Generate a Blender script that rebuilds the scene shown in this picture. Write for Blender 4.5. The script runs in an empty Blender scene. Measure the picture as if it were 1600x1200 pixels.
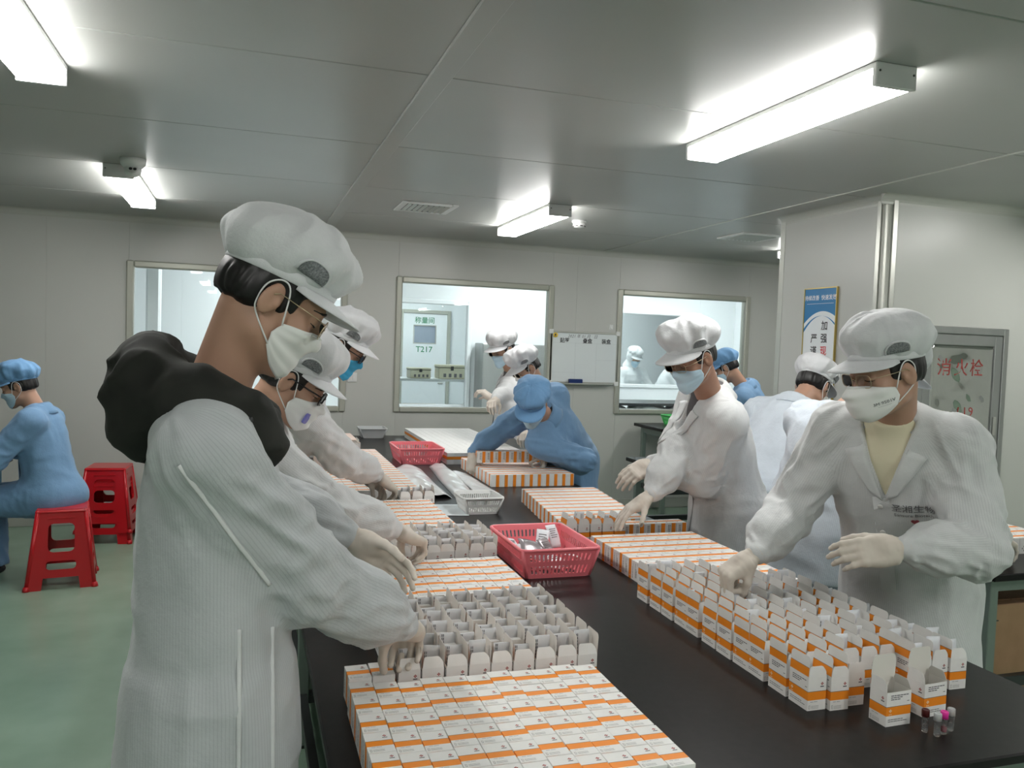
import bpy, bmesh, math, random
import numpy as np
from mathutils import Vector, Matrix
from mathutils.bvhtree import BVHTree

S = bpy.context.scene
COL = S.collection
R = math.radians

# ------------------------------------------------------------------ camera, world, exposure
cd = bpy.data.cameras.new('camera')
cd.sensor_fit = 'HORIZONTAL'; cd.sensor_width = 36.0; cd.lens = 36.0 * 1288.9 / 1600.0
cd.clip_start = 0.05; cd.clip_end = 60
cam = bpy.data.objects.new('camera', cd); COL.objects.link(cam); S.camera = cam
def camera_matrix(yaw, pitch, roll, loc):
    f = Vector((math.sin(yaw)*math.cos(pitch), math.cos(yaw)*math.cos(pitch), -math.sin(pitch)))
    r = Vector((math.cos(yaw), -math.sin(yaw), 0)); u = r.cross(f)
    c, s = math.cos(roll), math.sin(roll)
    r2 = c*r - s*u; u2 = s*r + c*u
    m = Matrix((r2, u2, -f)).transposed().to_4x4(); m.translation = loc
    return m
cam.matrix_world = camera_matrix(0.311942, 0.047298, -0.035169, Vector((0, 0, 1.65)))

w = bpy.data.worlds.new('world'); S.world = w; w.use_nodes = True
w.node_tree.nodes['Background'].inputs[0].default_value = (0.9, 0.95, 1.0, 1)
w.node_tree.nodes['Background'].inputs[1].default_value = 0.05
S.view_settings.view_transform = 'Standard'; S.view_settings.look = 'None'
S.view_settings.gamma = 1.0; S.view_settings.use_curve_mapping = False
S.view_settings.exposure = 0.14
S.cycles.max_bounces = 8; S.cycles.diffuse_bounces = 4; S.cycles.glossy_bounces = 3
S.cycles.transmission_bounces = 6; S.cycles.transparent_max_bounces = 12
S.cycles.caustics_reflective = False; S.cycles.caustics_refractive = False
LIGHT_POWER = 30.0          # radiance of the tube lights' diffusers

# ------------------------------------------------------------------ helpers: objects and tags
def empty(name, loc=(0,0,0), rz=0):
    o = bpy.data.objects.new(name, None); COL.objects.link(o)
    o.location = loc; o.rotation_euler = (0,0,rz); o.empty_display_size = .05
    return o
def tag(o, label=None, cat=None, group=None, kind=None):
    if label: o['label'] = label
    if cat: o['category'] = cat
    if group: o['group'] = group
    if kind: o['kind'] = kind
    return o
def link(name, me, mat=None, parent=None, smooth=False):
    objmat=None
    if mat is not None:
        ms = mat if isinstance(mat, (list, tuple)) else [mat]
        if len(me.materials) == 0:
            for m in ms: me.materials.append(m)
        elif len(ms)==1 and me.materials[0] is not ms[0]: objmat=ms[0]
    if smooth: me.polygons.foreach_set('use_smooth', [True]*len(me.polygons))
    o = bpy.data.objects.new(name, me); COL.objects.link(o)
    if objmat is not None:
        o.material_slots[0].link='OBJECT'; o.material_slots[0].material=objmat
    if parent is not None: o.parent = parent
    return o
def mesh(name, V, F, mi=None):
    me = bpy.data.meshes.new(name)
    me.from_pydata([tuple(v) for v in V], [], [tuple(f) for f in F])
    if mi is not None: me.polygons.foreach_set('material_index', mi)
    me.update()
    return me
def npmesh(name, V, Q):
    me = bpy.data.meshes.new(name); nv = len(V); nq = len(Q); k = Q.shape[1] if nq else 4
    me.vertices.add(nv); me.vertices.foreach_set('co', np.ascontiguousarray(V, np.float32).ravel())
    me.loops.add(nq*k); me.loops.foreach_set('vertex_index', np.ascontiguousarray(Q, np.int32).ravel())
    me.polygons.add(nq); me.polygons.foreach_set('loop_start', np.arange(nq, dtype=np.int32)*k)
    me.polygons.foreach_set('use_smooth', np.ones(nq, bool))
    me.update(calc_edges=True); me.validate()
    return me
class MB:
    """collects simple solids into one mesh, one material slot per material used"""
    def __init__(s): s.V=[]; s.F=[]; s.M=[]; s.mats=[]; s.sm=[]
    def slot(s, mat):
        if mat is None: return 0
        if mat not in s.mats: s.mats.append(mat)
        return s.mats.index(mat)
    def add(s, V, F, mat=None, M=None, smooth=False):
        n=len(s.V); k=s.slot(mat)
        for v in V:
            v=Vector(v); s.V.append(M@v if M is not None else v)
        for f in F: s.F.append([i+n for i in f]); s.M.append(k); s.sm.append(smooth)
        return s
    def box(s, lo, hi, mat=None, M=None, bev=0):
        x0,y0,z0=lo; x1,y1,z1=hi
        if bev>0:
            b=bev
            V=[];
            for (cx,sx) in ((x0,1),(x1,-1)):
                for (cy,sy) in ((y0,1),(y1,-1)):
                    for (cz,sz) in ((z0,1),(z1,-1)):
                        V += [(cx,cy+sy*b,cz+sz*b),(cx+sx*b,cy,cz+sz*b),(cx+sx*b,cy+sy*b,cz)]
            bm=bmesh.new()
            for v in V: bm.verts.new(v)
            bmesh.ops.convex_hull(bm, input=bm.verts)
            bmesh.ops.dissolve_limit(bm, angle_limit=.01, verts=bm.verts, edges=bm.edges)
            bm.verts.index_update()
            VV=[v.co.copy() for v in bm.verts]; FF=[[v.index for v in f.verts] for f in bm.faces]; bm.free()
            return s.add(VV,FF,mat,M)
        V=[(x0,y0,z0),(x1,y0,z0),(x1,y1,z0),(x0,y1,z0),(x0,y0,z1),(x1,y0,z1),(x1,y1,z1),(x0,y1,z1)]
        F=[(0,3,2,1),(4,5,6,7),(0,1,5,4),(1,2,6,5),(2,3,7,6),(3,0,4,7)]
        return s.add(V,F,mat,M)
    def tube(s, pts, r, n=8, mat=None, M=None, closed=False, caps=True, squash=None):
        pts=[Vector(p) for p in pts]; m=len(pts); rr=r if isinstance(r,(list,tuple)) else [r]*m
        V=[];F=[]; up=None
        for i,p in enumerate(pts):
            a=pts[(i-1)%m] if (closed or i>0) else p; b=pts[(i+1)%m] if (closed or i<m-1) else p
            t=(b-a).normalized()
            if up is None:
                up=Vector((0,0,1)) if abs(t.z)<.9 else Vector((1,0,0))
            e1=(up-t*up.dot(t)).normalized(); e2=t.cross(e1); up=e1
            for k in range(n):
                an=2*math.pi*k/n
                V.append(p+e1*math.cos(an)*rr[i]+e2*math.sin(an)*rr[i]*(squash or 1))
        for i in range(m if closed else m-1):
            j=(i+1)%m
            for k in range(n):
                F.append((i*n+k, i*n+(k+1)%n, j*n+(k+1)%n, j*n+k))
        if caps and not closed:
            F.append(tuple(range(n-1,-1,-1))); F.append(tuple((m-1)*n+k for k in range(n)))
        return s.add(V,F,mat,M,True)
    def lathe(s, prof, n=16, mat=None, M=None, smooth=True):
        V=[];F=[]; m=len(prof)
        for (r,z) in prof:
            for k in range(n):
                a=2*math.pi*k/n; V.append((r*math.cos(a), r*math.sin(a), z))
        for i in range(m-1):
            for k in range(n):
                F.append((i*n+k, i*n+(k+1)%n, (i+1)*n+(k+1)%n, (i+1)*n+k))
        F.append(tuple(range(n-1,-1,-1))); F.append(tuple((m-1)*n+k for k in range(n)))
        return s.add(V,F,mat,M,smooth)
    def poly(s, pts, th, mat=None, M=None, smooth=False):
        """flat polygon in xy extruded from z=0 to z=th"""
        n=len(pts)
        V=[(p[0],p[1],0) for p in pts]+[(p[0],p[1],th) for p in pts]
        F=[tuple(range(n-1,-1,-1)), tuple(range(n,2*n))]+[(i,(i+1)%n,n+(i+1)%n,n+i) for i in range(n)]
        return s.add(V,F,mat,M,smooth)
    def mesh(s, name):
        me=mesh(name, s.V, s.F, s.M)
        for m in s.mats: me.materials.append(m)
        if any(s.sm): me.polygons.foreach_set('use_smooth', s.sm)
        me.update(); return me
    def build(s, name, parent=None, mat=None):
        return link(name, s.mesh(name), mat if not s.mats else None, parent)
def holed(outer, holes, th, M=None):
    """a flat plate with holes (2-D filled curve, extruded): returns (verts, faces) centred on z=0"""
    cu=bpy.data.curves.new('tmp','CURVE'); cu.dimensions='2D'; cu.fill_mode='BOTH'; cu.extrude=th/2
    for ring in [outer]+list(holes):
        sp=cu.splines.new('POLY'); sp.points.add(len(ring)-1)
        for p,q in zip(sp.points, ring): p.co=(q[0],q[1],0,1)
        sp.use_cyclic_u=True
    o=bpy.data.objects.new('tmp',cu); COL.objects.link(o)
    dg=bpy.context.evaluated_depsgraph_get(); me=o.evaluated_get(dg).to_mesh()
    V=[v.co.copy() for v in me.vertices]; F=[tuple(p.vertices) for p in me.polygons]
    o.evaluated_get(dg).to_mesh_clear(); bpy.data.objects.remove(o); bpy.data.curves.remove(cu)
    if M is not None: V=[M@v for v in V]
    return V,F
def rrect(x0,y0,x1,y1,r,n=4):
    P=[]
    for (cx,cy,a0) in ((x1-r,y1-r,0),(x0+r,y1-r,90),(x0+r,y0+r,180),(x1-r,y0+r,270)):
        for k in range(n+1):
            a=R(a0+90*k/n); P.append((cx+r*math.cos(a),cy+r*math.sin(a)))
    return P
def text_mesh(txt, size, th=0.0004, align='CENTER', spacing=1.0, bold=0.0, line=1.0):
    cu=bpy.data.curves.new('tmp','FONT'); cu.body=txt; cu.size=size; cu.align_x=align; cu.align_y='CENTER'
    cu.extrude=th/2; cu.space_character=spacing; cu.space_line=line; cu.offset=bold; cu.resolution_u=2
    o=bpy.data.objects.new('tmp',cu); COL.objects.link(o)
    dg=bpy.context.evaluated_depsgraph_get(); me=o.evaluated_get(dg).to_mesh()
    V=[v.co.copy() for v in me.vertices]; F=[tuple(p.vertices) for p in me.polygons]
    o.evaluated_get(dg).to_mesh_clear(); bpy.data.objects.remove(o); bpy.data.curves.remove(cu)
    return V,F
def frame(o, x, y):
    """matrix with origin o, x axis x, y axis roughly y"""
    x=Vector(x).normalized(); y=Vector(y); z=x.cross(y).normalized(); y=z.cross(x)
    m=Matrix((x,y,z)).transposed().to_4x4(); m.translation=Vector(o); return m

# ------------------------------------------------------------------ materials
def mat(name, col, rough=.5, metal=0, spec=.5, trans=0, alpha=1, emit=None, es=1, sub=0, coat=0, ior=1.45, sheen=0):
    m=bpy.data.materials.new(name); m.use_nodes=True; b=m.node_tree.nodes['Principled BSDF']
    I=b.inputs
    I['Base Color'].default_value=(*col,1); I['Roughness'].default_value=rough; I['Metallic'].default_value=metal
    I['Specular IOR Level'].default_value=spec; I['Transmission Weight'].default_value=trans; I['Alpha'].default_value=alpha
    I['IOR'].default_value=ior; I['Coat Weight'].default_value=coat; I['Sheen Weight'].default_value=sheen
    if sub: I['Subsurface Weight'].default_value=sub; I['Subsurface Radius'].default_value=(.02,.01,.006); I['Subsurface Scale'].default_value=.3
    if emit: I['Emission Color'].default_value=(*emit,1); I['Emission Strength'].default_value=es
    return m
class NT:
    def __init__(s,m): s.m=m; s.t=m.node_tree; s.b=s.t.nodes['Principled BSDF']
    def n(s,typ,**kw):
        nd=s.t.nodes.new(typ)
        for k,v in kw.items(): setattr(nd,k,v)
        return nd
    def l(s,a,b): s.t.links.new(a,b)
    def coord(s,kind='Object',scale=(1,1,1)):
        c=s.n('ShaderNodeTexCoord'); mp=s.n('ShaderNodeMapping'); mp.inputs['Scale'].default_value=scale
        s.l(c.outputs[kind],mp.inputs['Vector']); return mp.outputs['Vector']
    def noise(s,vec,scale,detail=3,rough=.5):
        n=s.n('ShaderNodeTexNoise'); n.inputs['Scale'].default_value=scale; n.inputs['Detail'].default_value=detail
        n.inputs['Roughness'].default_value=rough; s.l(vec,n.inputs['Vector']); return n.outputs['Fac']
    def ramp(s,fac,stops):
        r=s.n('ShaderNodeValToRGB'); el=r.color_ramp.elements
        while len(el)<len(stops): el.new(.5)
        for e,(p,c) in zip(el,stops): e.position=p; e.color=(*c,1) if len(c)==3 else c
        s.l(fac,r.inputs['Fac']); return r.outputs['Color']
    def bump(s,h,strength=.3,dist=.01,prev=None):
        b=s.n('ShaderNodeBump'); b.inputs['Strength'].default_value=strength; b.inputs['Distance'].default_value=dist
        s.l(h,b.inputs['Height'])
        if prev: s.l(prev,b.inputs['Normal'])
        s.l(b.outputs['Normal'],s.b.inputs['Normal']); return b.outputs['Normal']
def mottled(name,c1,c2,scale,rough=.5,bump=0,bdist=.002,stretch=(1,1,1),**kw):
    m=mat(name,c1,rough,**kw); n=NT(m); v=n.coord('Object',stretch); f=n.noise(v,scale,4)
    n.l(n.ramp(f,[(.3,c1),(.7,c2)]),n.b.inputs['Base Color'])
    if bump: n.bump(f,bump,bdist)
    return m
# ------------------------------------------------------------------ signed-distance modelling of cloth, skin and gloves
_rs=np.random.RandomState(7); _LAT=_rs.rand(32,32,32).astype(np.float32)
def vnoise(x,y,z):
    xi=np.floor(x).astype(np.int32); yi=np.floor(y).astype(np.int32); zi=np.floor(z).astype(np.int32)
    fx=x-xi; fy=y-yi; fz=z-zi
    fx=fx*fx*(3-2*fx); fy=fy*fy*(3-2*fy); fz=fz*fz*(3-2*fz)
    x0=xi&31; x1=(xi+1)&31; y0=yi&31; y1=(yi+1)&31; z0=zi&31; z1=(zi+1)&31
    L=_LAT
    c00=L[x0,y0,z0]*(1-fx)+L[x1,y0,z0]*fx; c10=L[x0,y1,z0]*(1-fx)+L[x1,y1,z0]*fx
    c01=L[x0,y0,z1]*(1-fx)+L[x1,y0,z1]*fx; c11=L[x0,y1,z1]*(1-fx)+L[x1,y1,z1]*fx
    return (c00*(1-fy)+c10*fy)*(1-fz)+(c01*(1-fy)+c11*fy)*fz
def ridge(x,y,z):
    n=vnoise(x,y,z); return 1-np.abs(2*n-1)*2          # sharp crests, -1..1
def smin(a,b,k):
    h=np.clip(.5+.5*(b-a)/k,0,1); return b+(a-b)*h-k*h*(1-h)
def V3(p): return np.array(p,np.float64)
def unit(v):
    v=V3(v); return v/max(1e-9,np.linalg.norm(v))
class Field:
    def __init__(s,lo,hi,h):
        lo=V3(lo);hi=V3(hi); s.h=h; s.lo=lo; n=np.ceil((hi-lo)/h).astype(int)+1
        s.ax=[(lo[i]+h*np.arange(n[i])).astype(np.float32) for i in range(3)]
        s.F=np.full(tuple(n),1.0,np.float32)
    def win(s,lo,hi):
        sl=[]
        for i in range(3):
            a=int(np.floor((lo[i]-s.lo[i])/s.h)); b=int(np.ceil((hi[i]-s.lo[i])/s.h))+1
            a=max(0,a); b=min(len(s.ax[i]),b)
            if b<=a: return None
            sl.append(slice(a,b))
        X=s.ax[0][sl[0]][:,None,None]; Y=s.ax[1][sl[1]][None,:,None]; Z=s.ax[2][sl[2]][None,None,:]
        return tuple(sl),X,Y,Z
    def put(s,prim,k=.02,mode='u',pad=.03):
        lo,hi,fn=prim
        w_=s.win(V3(lo)-k-pad,V3(hi)+k+pad)
        if w_ is None: return
        sl,X,Y,Z=w_; d=fn(X,Y,Z).astype(np.float32); A=s.F[sl]
        if mode=='u': s.F[sl]=smin(A,np.broadcast_to(d,A.shape),k) if k>0 else np.minimum(A,d)
        elif mode=='s': s.F[sl]=-smin(-A,np.broadcast_to(d,A.shape),k)
        elif mode=='i': s.F[sl]=-smin(-A,-np.broadcast_to(d,A.shape),k)
    def each(s,fn,lim=.03):
        """add fn(x,y,z) to the field near its surface"""
        ix=np.nonzero(np.abs(s.F)<lim)
        x=s.ax[0][ix[0]];y=s.ax[1][ix[1]];z=s.ax[2][ix[2]]
        s.F[ix]+=fn(x,y,z).astype(np.float32)
    def extract(s):
        F=s.F; neg=F<0; nx,ny,nz=F.shape
        c=neg[:-1,:-1,:-1].astype(np.int8)
        for dx,dy,dz in ((1,0,0),(0,1,0),(1,1,0),(0,0,1),(1,0,1),(0,1,1),(1,1,1)):
            c=c+neg[dx:nx-1+dx,dy:ny-1+dy,dz:nz-1+dz]
        act=(c>0)&(c<8); ci=np.nonzero(act); n=len(ci[0])
        idx=np.full(act.shape,-1,np.int32); idx[ci]=np.arange(n)
        acc=np.zeros((n,3),np.float32); cnt=np.zeros(n,np.float32)
        cor=[(a,b,d) for a in (0,1) for b in (0,1) for d in (0,1)]
        val={q:F[ci[0]+q[0],ci[1]+q[1],ci[2]+q[2]] for q in cor}
        for q in cor:
            for a in range(3):
                if q[a]==0:
                    r=list(q); r[a]=1; r=tuple(r); v0=val[q]; v1=val[r]
                    m=(v0<0)!=(v1<0); t=np.where(m,v0/np.where(m,v0-v1,1),0)
                    p=np.zeros((n,3),np.float32); p[:]=q; p[:,a]+=t
                    acc[m]+=p[m]; cnt[m]+=1
        P=acc/cnt[:,None]; P+=np.stack(ci,1); P=P*s.h+s.lo
        Q=[]
        for a in range(3):
            b,d=(a+1)%3,(a+2)%3
            s0=[slice(None)]*3; s1=[slice(None)]*3; s0[a]=slice(0,-1); s1[a]=slice(1,None)
            n0=neg[tuple(s0)]; n1=neg[tuple(s1)]; ch=n0!=n1
            e=np.array(np.nonzero(ch)).T
            ok=(e[:,b]>0)&(e[:,d]>0)&(e[:,b]<F.shape[b]-1)&(e[:,d]<F.shape[d]-1); e=e[ok]
            if len(e)==0: continue
            fl=n0[tuple(e.T)]
            def cell(ob,od):
                q=e.copy(); q[:,b]+=ob; q[:,d]+=od; return idx[tuple(q.T)]
            q=np.stack([cell(-1,-1),cell(0,-1),cell(0,0),cell(-1,0)],1)
            q[~fl]=q[~fl][:,::-1]; Q.append(q)
        Q=np.concatenate(Q) if Q else np.zeros((0,4),int)
        Q=Q[(Q>=0).all(1)]
        return P,Q
def relax(P,Q,it=1,lam=.5):
    n=len(P)
    for _ in range(it):
        acc=np.zeros((n,3)); cnt=np.zeros(n)
        for k in range(4):
            a=Q[:,k]
            for b in (Q[:,(k+1)%4],Q[:,(k-1)%4]):
                for j in range(3): acc[:,j]+=np.bincount(a,P[b,j],n)
                cnt+=np.bincount(a,minlength=n)
        P=P*(1-lam)+lam*acc/np.maximum(cnt,1)[:,None]
    return P
def cone(a,b,r1,r2,fold=None):
    a=V3(a);b=V3(b);ba=b-a;L=np.linalg.norm(ba); L2=max(1e-9,L*L); rm=max(r1,r2)
    ax=ba/max(1e-9,L); e1=np.cross(ax,[0,0,1.]); e1=e1 if np.linalg.norm(e1)>.1 else np.cross(ax,[1.,0,0]); e1/=np.linalg.norm(e1); e2=np.cross(ax,e1)
    def fn(X,Y,Z):
        x=X-a[0];y=Y-a[1];z=Z-a[2]
        t=(x*ba[0]+y*ba[1]+z*ba[2])/L2; tc=np.clip(t,0,1)
        d=np.sqrt((x-tc*ba[0])**2+(y-tc*ba[1])**2+(z-tc*ba[2])**2)-(r1+(r2-r1)*tc)
        if fold is not None:
            m=np.abs(d)<.045; ii=np.nonzero(m)
            xx=np.broadcast_to(x,d.shape)[ii];yy=np.broadcast_to(y,d.shape)[ii];zz=np.broadcast_to(z,d.shape)[ii]
            u=(t[ii]*L); p=xx*e1[0]+yy*e1[1]+zz*e1[2]; q=xx*e2[0]+yy*e2[1]+zz*e2[2]
            rr=np.sqrt(p*p+q*q)+1e-6
            d[ii]+=fold(u,p/rr,q/rr,tc[ii])
        return d
    return np.minimum(a,b)-rm,np.maximum(a,b)+rm,fn
def ell(c,r,M=None,flat=None):
    c=V3(c);r=V3(r);M=np.eye(3) if M is None else np.array(M,float)   # columns = axes
    ext=np.sqrt(((M*r)**2).sum(1))
    def fn(X,Y,Z):
        x=X-c[0];y=Y-c[1];z=Z-c[2]
        q=[x*M[0,i]+y*M[1,i]+z*M[2,i] for i in range(3)]
        k0=np.sqrt(sum((q[i]/r[i])**2 for i in range(3))); k1=np.sqrt(sum((q[i]/r[i]**2)**2 for i in range(3)))+1e-6
        return k0*(k0-1)/k1
    return c-ext,c+ext,fn
def rbox(c,hs,rad,M=None):
    c=V3(c);hs=V3(hs);M=np.eye(3) if M is None else np.array(M,float)
    ext=np.abs(M)@hs
    def fn(X,Y,Z):
        x=X-c[0];y=Y-c[1];z=Z-c[2]
        q=[np.abs(x*M[0,i]+y*M[1,i]+z*M[2,i])-(hs[i]-rad) for i in range(3)]
        return np.sqrt(sum(np.maximum(v,0)**2 for v in q))+np.minimum(np.maximum(np.maximum(q[0],q[1]),q[2]),0)-rad
    return c-ext,c+ext,fn
def loft(o,M,secs,fold=None):
    """elliptical sections (z, half width, half depth, y offset) stacked along a frame's z axis"""
    o=V3(o);M=np.array(M,float); zs=[s_[0] for s_ in secs]
    wm=max(max(s_[1],s_[2]+abs(s_[3])) for s_ in secs)
    a=o+M[:,2]*zs[0]; b=o+M[:,2]*zs[-1]
    def fn(X,Y,Z):
        x=X-o[0];y=Y-o[1];z=Z-o[2]
        q=[x*M[0,i]+y*M[1,i]+z*M[2,i] for i in range(3)]
        W=np.interp(q[2],zs,[s_[1] for s_ in secs]); D=np.interp(q[2],zs,[s_[2] for s_ in secs]); C=np.interp(q[2],zs,[s_[3] for s_ in secs])
        yy=q[1]-C; k=np.sqrt((q[0]/W)**2+(yy/D)**2); k1=np.sqrt((q[0]/W**2)**2+(yy/D**2)**2)+1e-4
        d=np.where(k<1e-3,-np.minimum(W,D),k*(k-1)/k1)
        if fold is not None:
            ii=np.nonzero(np.abs(d)<.05)
            d[ii]+=fold(np.broadcast_to(q[0],d.shape)[ii],np.broadcast_to(yy,d.shape)[ii],np.broadcast_to(q[2],d.shape)[ii])
        e=np.maximum(zs[0]-q[2],q[2]-zs[-1])
        return -smin(-d,-e,.02)
    return np.minimum(a,b)-wm,np.maximum(a,b)+wm,fn
def arr(m): return np.array([[m[i][j] for j in range(3)] for i in range(3)])

def largest(P,Q):
    n=len(P); lab=np.arange(n)
    E=np.concatenate([Q[:,[0,1]],Q[:,[1,2]],Q[:,[2,3]],Q[:,[3,0]]])
    for _ in range(200):
        ru=lab[E[:,0]]; rv=lab[E[:,1]]; d=ru!=rv
        if not d.any(): break
        m=np.minimum(ru,rv)[d]; np.minimum.at(lab,ru[d],m); np.minimum.at(lab,rv[d],m)
        while True:
            q=lab[lab]
            if (q==lab).all(): break
            lab=q
    c=np.bincount(lab,minlength=n); k=lab==c.argmax()
    new=np.cumsum(k)-1; q=k[Q].all(1); return P[k],new[Q[q]]
# ------------------------------------------------------------------ people: head
def head_prims(neck_to=None, neck_r=(.056,.064)):
    U=[]  # (prim, k, mode)
    a=lambda p,k=.02,m='u': U.append((p,k,m))
    a(ell((0,-.012,.036),(.077,.097,.089)))
    a(ell((0,.030,-.025),(.060,.062,.088)),.03)
    a(cone((-.046,.005,-.062),(-.014,.070,-.096),.022,.017),.03)
    a(cone((.046,.005,-.062),(.014,.070,-.096),.022,.017),.03)
    a(ell((0,.072,-.098),(.022,.019,.018)),.02)
    a(cone((-.034,.080,.032),(.034,.080,.032),.013,.013),.02)
    a(ell((-.046,.062,-.022),(.020,.022,.020)),.02); a(ell((.046,.062,-.022),(.020,.022,.020)),.02)
    a(ell((-.032,.104,.010),(.018,.020,.012)),.012,'s'); a(ell((.032,.104,.010),(.018,.020,.012)),.012,'s')
    a(ell((-.032,.080,.011),(.0165,.012,.0125)),.006); a(ell((.032,.080,.011),(.0165,.012,.0125)),.006)
    a(cone((0,.090,.012),(0,.109,-.026),.008,.0125),.012)
    a(ell((-.014,.096,-.030),(.009,.010,.008)),.008); a(ell((.014,.096,-.030),(.009,.010,.008)),.008)
    a(ell((0,.088,-.058),(.024,.011,.006)),.008); a(ell((0,.086,-.070),(.021,.011,.007)),.008)
    for s in (-1,1):
        M=np.array([[.93*1,s*-.35,0],[s*.35,.93,.15],[0,-.15,.98]]); M/= np.linalg.norm(M,axis=0)
        a(ell((s*.080,-.010,.000),(.0075,.020,.033),M),.006)
        a(ell((s*.088,-.004,.004),(.0055,.010,.018),M),.004,'s')
        a(ell((s*.0785,.004,-.004),(.006,.006,.008)),.004)
    if neck_to is not None:
        a(cone((0,-.028,-.045),neck_to,neck_r[0],neck_r[1]),.028)
    return U
_hd=Field((-.11,-.13,-.15),(.11,.14,.14),.0035)
for p_,k_,m_ in head_prims((0,-.05,-.30)): _hd.put(p_,k_,m_)
HP,HQ=_hd.extract()
HEAD_BVH=BVHTree.FromPolygons([tuple(v) for v in HP],[tuple(int(i) for i in q) for q in HQ])

def ray_r(az,z,y0=-.01,fall=.08):
    d=Vector((math.sin(az),math.cos(az),0)); o=Vector((0,y0,z))+d*.3
    h=HEAD_BVH.ray_cast(o,-d,.3)
    return (h[0]-Vector((0,y0,z))).length if h[0] is not None else fall
def grid_mesh(name,G,th,close=False):
    """thick sheet from a grid of points G[i][j]; the second layer is moved inwards along the normals"""
    n=len(G);m=len(G[0]); P=np.array(G,float)
    du=np.gradient(P,axis=0); dv=np.gradient(P,axis=1); N=np.cross(du,dv); N/=np.linalg.norm(N,axis=2,keepdims=True)+1e-9
    V=np.concatenate([P.reshape(-1,3),(P-N*th).reshape(-1,3)]); K=n*m; F=[]
    for i in range(n-1):
        for j in range(m-1):
            a=i*m+j; F.append((a,a+m,a+m+1,a+1)); F.append((K+a,K+a+1,K+a+m+1,K+a+m))
    for i in range(n-1):
        for j in (0,m-1):
            a=i*m+j; q=(a,a+m,K+a+m,K+a); F.append(q if j else q[::-1])
    for j in range(m-1):
        for i in (0,n-1):
            a=i*m+j; q=(a,a+1,K+a+1,K+a); F.append(q[::-1] if i else q)
    me=npmesh(name,V,np.array(F)); return me
def mask_grid(kind):
    nu,nv=33,25; Rr=np.zeros((nv,nu)); A=np.zeros((nv,nu)); Z=np.zeros((nv,nu))
    for i in range(nv):
        v=i/(nv-1)
        for j in range(nu):
            u=2*j/(nu-1)-1
            A[i,j]=u*R(64-6*abs(2*v-1))
            zt=-.004-.022*abs(u)**1.5; zb=-.122+.046*abs(u)**1.6
            Z[i,j]=zt+(zb-zt)*v; Rr[i,j]=ray_r(A[i,j],max(Z[i,j],-.105))
    o=Rr.copy()
    for _ in range(14):
        q=np.pad(o,1,mode='edge'); s_=(q[:-2,1:-1]+q[2:,1:-1]+q[1:-1,:-2]+q[1:-1,2:])/4
        o=np.maximum(Rr,s_)
    G=np.zeros((nv,nu,3))
    for i in range(nv):
        v=i/(nv-1)
        for j in range(nu):
            u=2*j/(nu-1)-1; r=o[i,j]+.004
            b=(1-u*u)*math.sin(math.pi*min(1,max(0,v)))
            if kind=='surgical': r+=.004*b+ (.0022*math.sin(v*math.pi*7) if .15<v<.85 else 0)*(1-abs(u)**4)
            elif kind=='cup': r+=.020*b**.8+.002*math.sin(6*math.pi*v)*(abs(v-.5)<.35)*(1-abs(u))
            elif kind=='fold':
                r+=.032*math.exp(-(A[i,j]/R(24))**2)*math.sin(math.pi*min(1,v*.9+.08))**.7+.010*b
            if v>.85: r-= (v-.85)*.09*(1-abs(u))
            G[i,j]=(r*math.sin(A[i,j]),-.01+r*math.cos(A[i,j]),Z[i,j])
    return G
def strap_pts(s,top,bot,behind=False):
    ear=[(s*.083,.012,.030),(s*.086,-.010,.040),(s*.083,-.030,.020),(s*.079,-.030,-.015),(s*.076,-.018,-.036)]
    return [top]+ear+[bot]
def smooth_curve(pts,n=6):
    P=[Vector(p) for p in pts]; P=[2*P[0]-P[1]]+P+[2*P[-1]-P[-2]]; out=[]
    for i in range(1,len(P)-2):
        for k in range(n):
            t=k/n; a,b,c,d=P[i-1],P[i],P[i+1],P[i+2]
            out.append(.5*((2*b)+(c-a)*t+(2*a-5*b+4*c-d)*t*t+(3*b-a-3*c+d)*t**3))
    out.append(P[-2]); return out
MASKS={}
def mask_meshes(kind):
    if kind in MASKS: return MASKS[kind]
    G=mask_grid(kind); me=grid_mesh('mask_'+kind,G[::-1],.0018)
    st=[]
    for s,j in ((-1,0),(1,-1)):
        sb=MB(); sb.tube(smooth_curve(strap_pts(s,G[2,j],G[-3,j])),.0018,6); st.append(sb.mesh('ear_loop'))
    nb=MB(); mid=len(G[0])//2
    nb.tube([Vector(G[1,j])+Vector((0,.0006,0)) for j in range(mid-6,mid+7)],.0022,6,squash=.4)
    MASKS[kind]=(me,st,nb.mesh('nose_strip'),G); return MASKS[kind]

def cap_lift(y): return .025+.14*y
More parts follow.
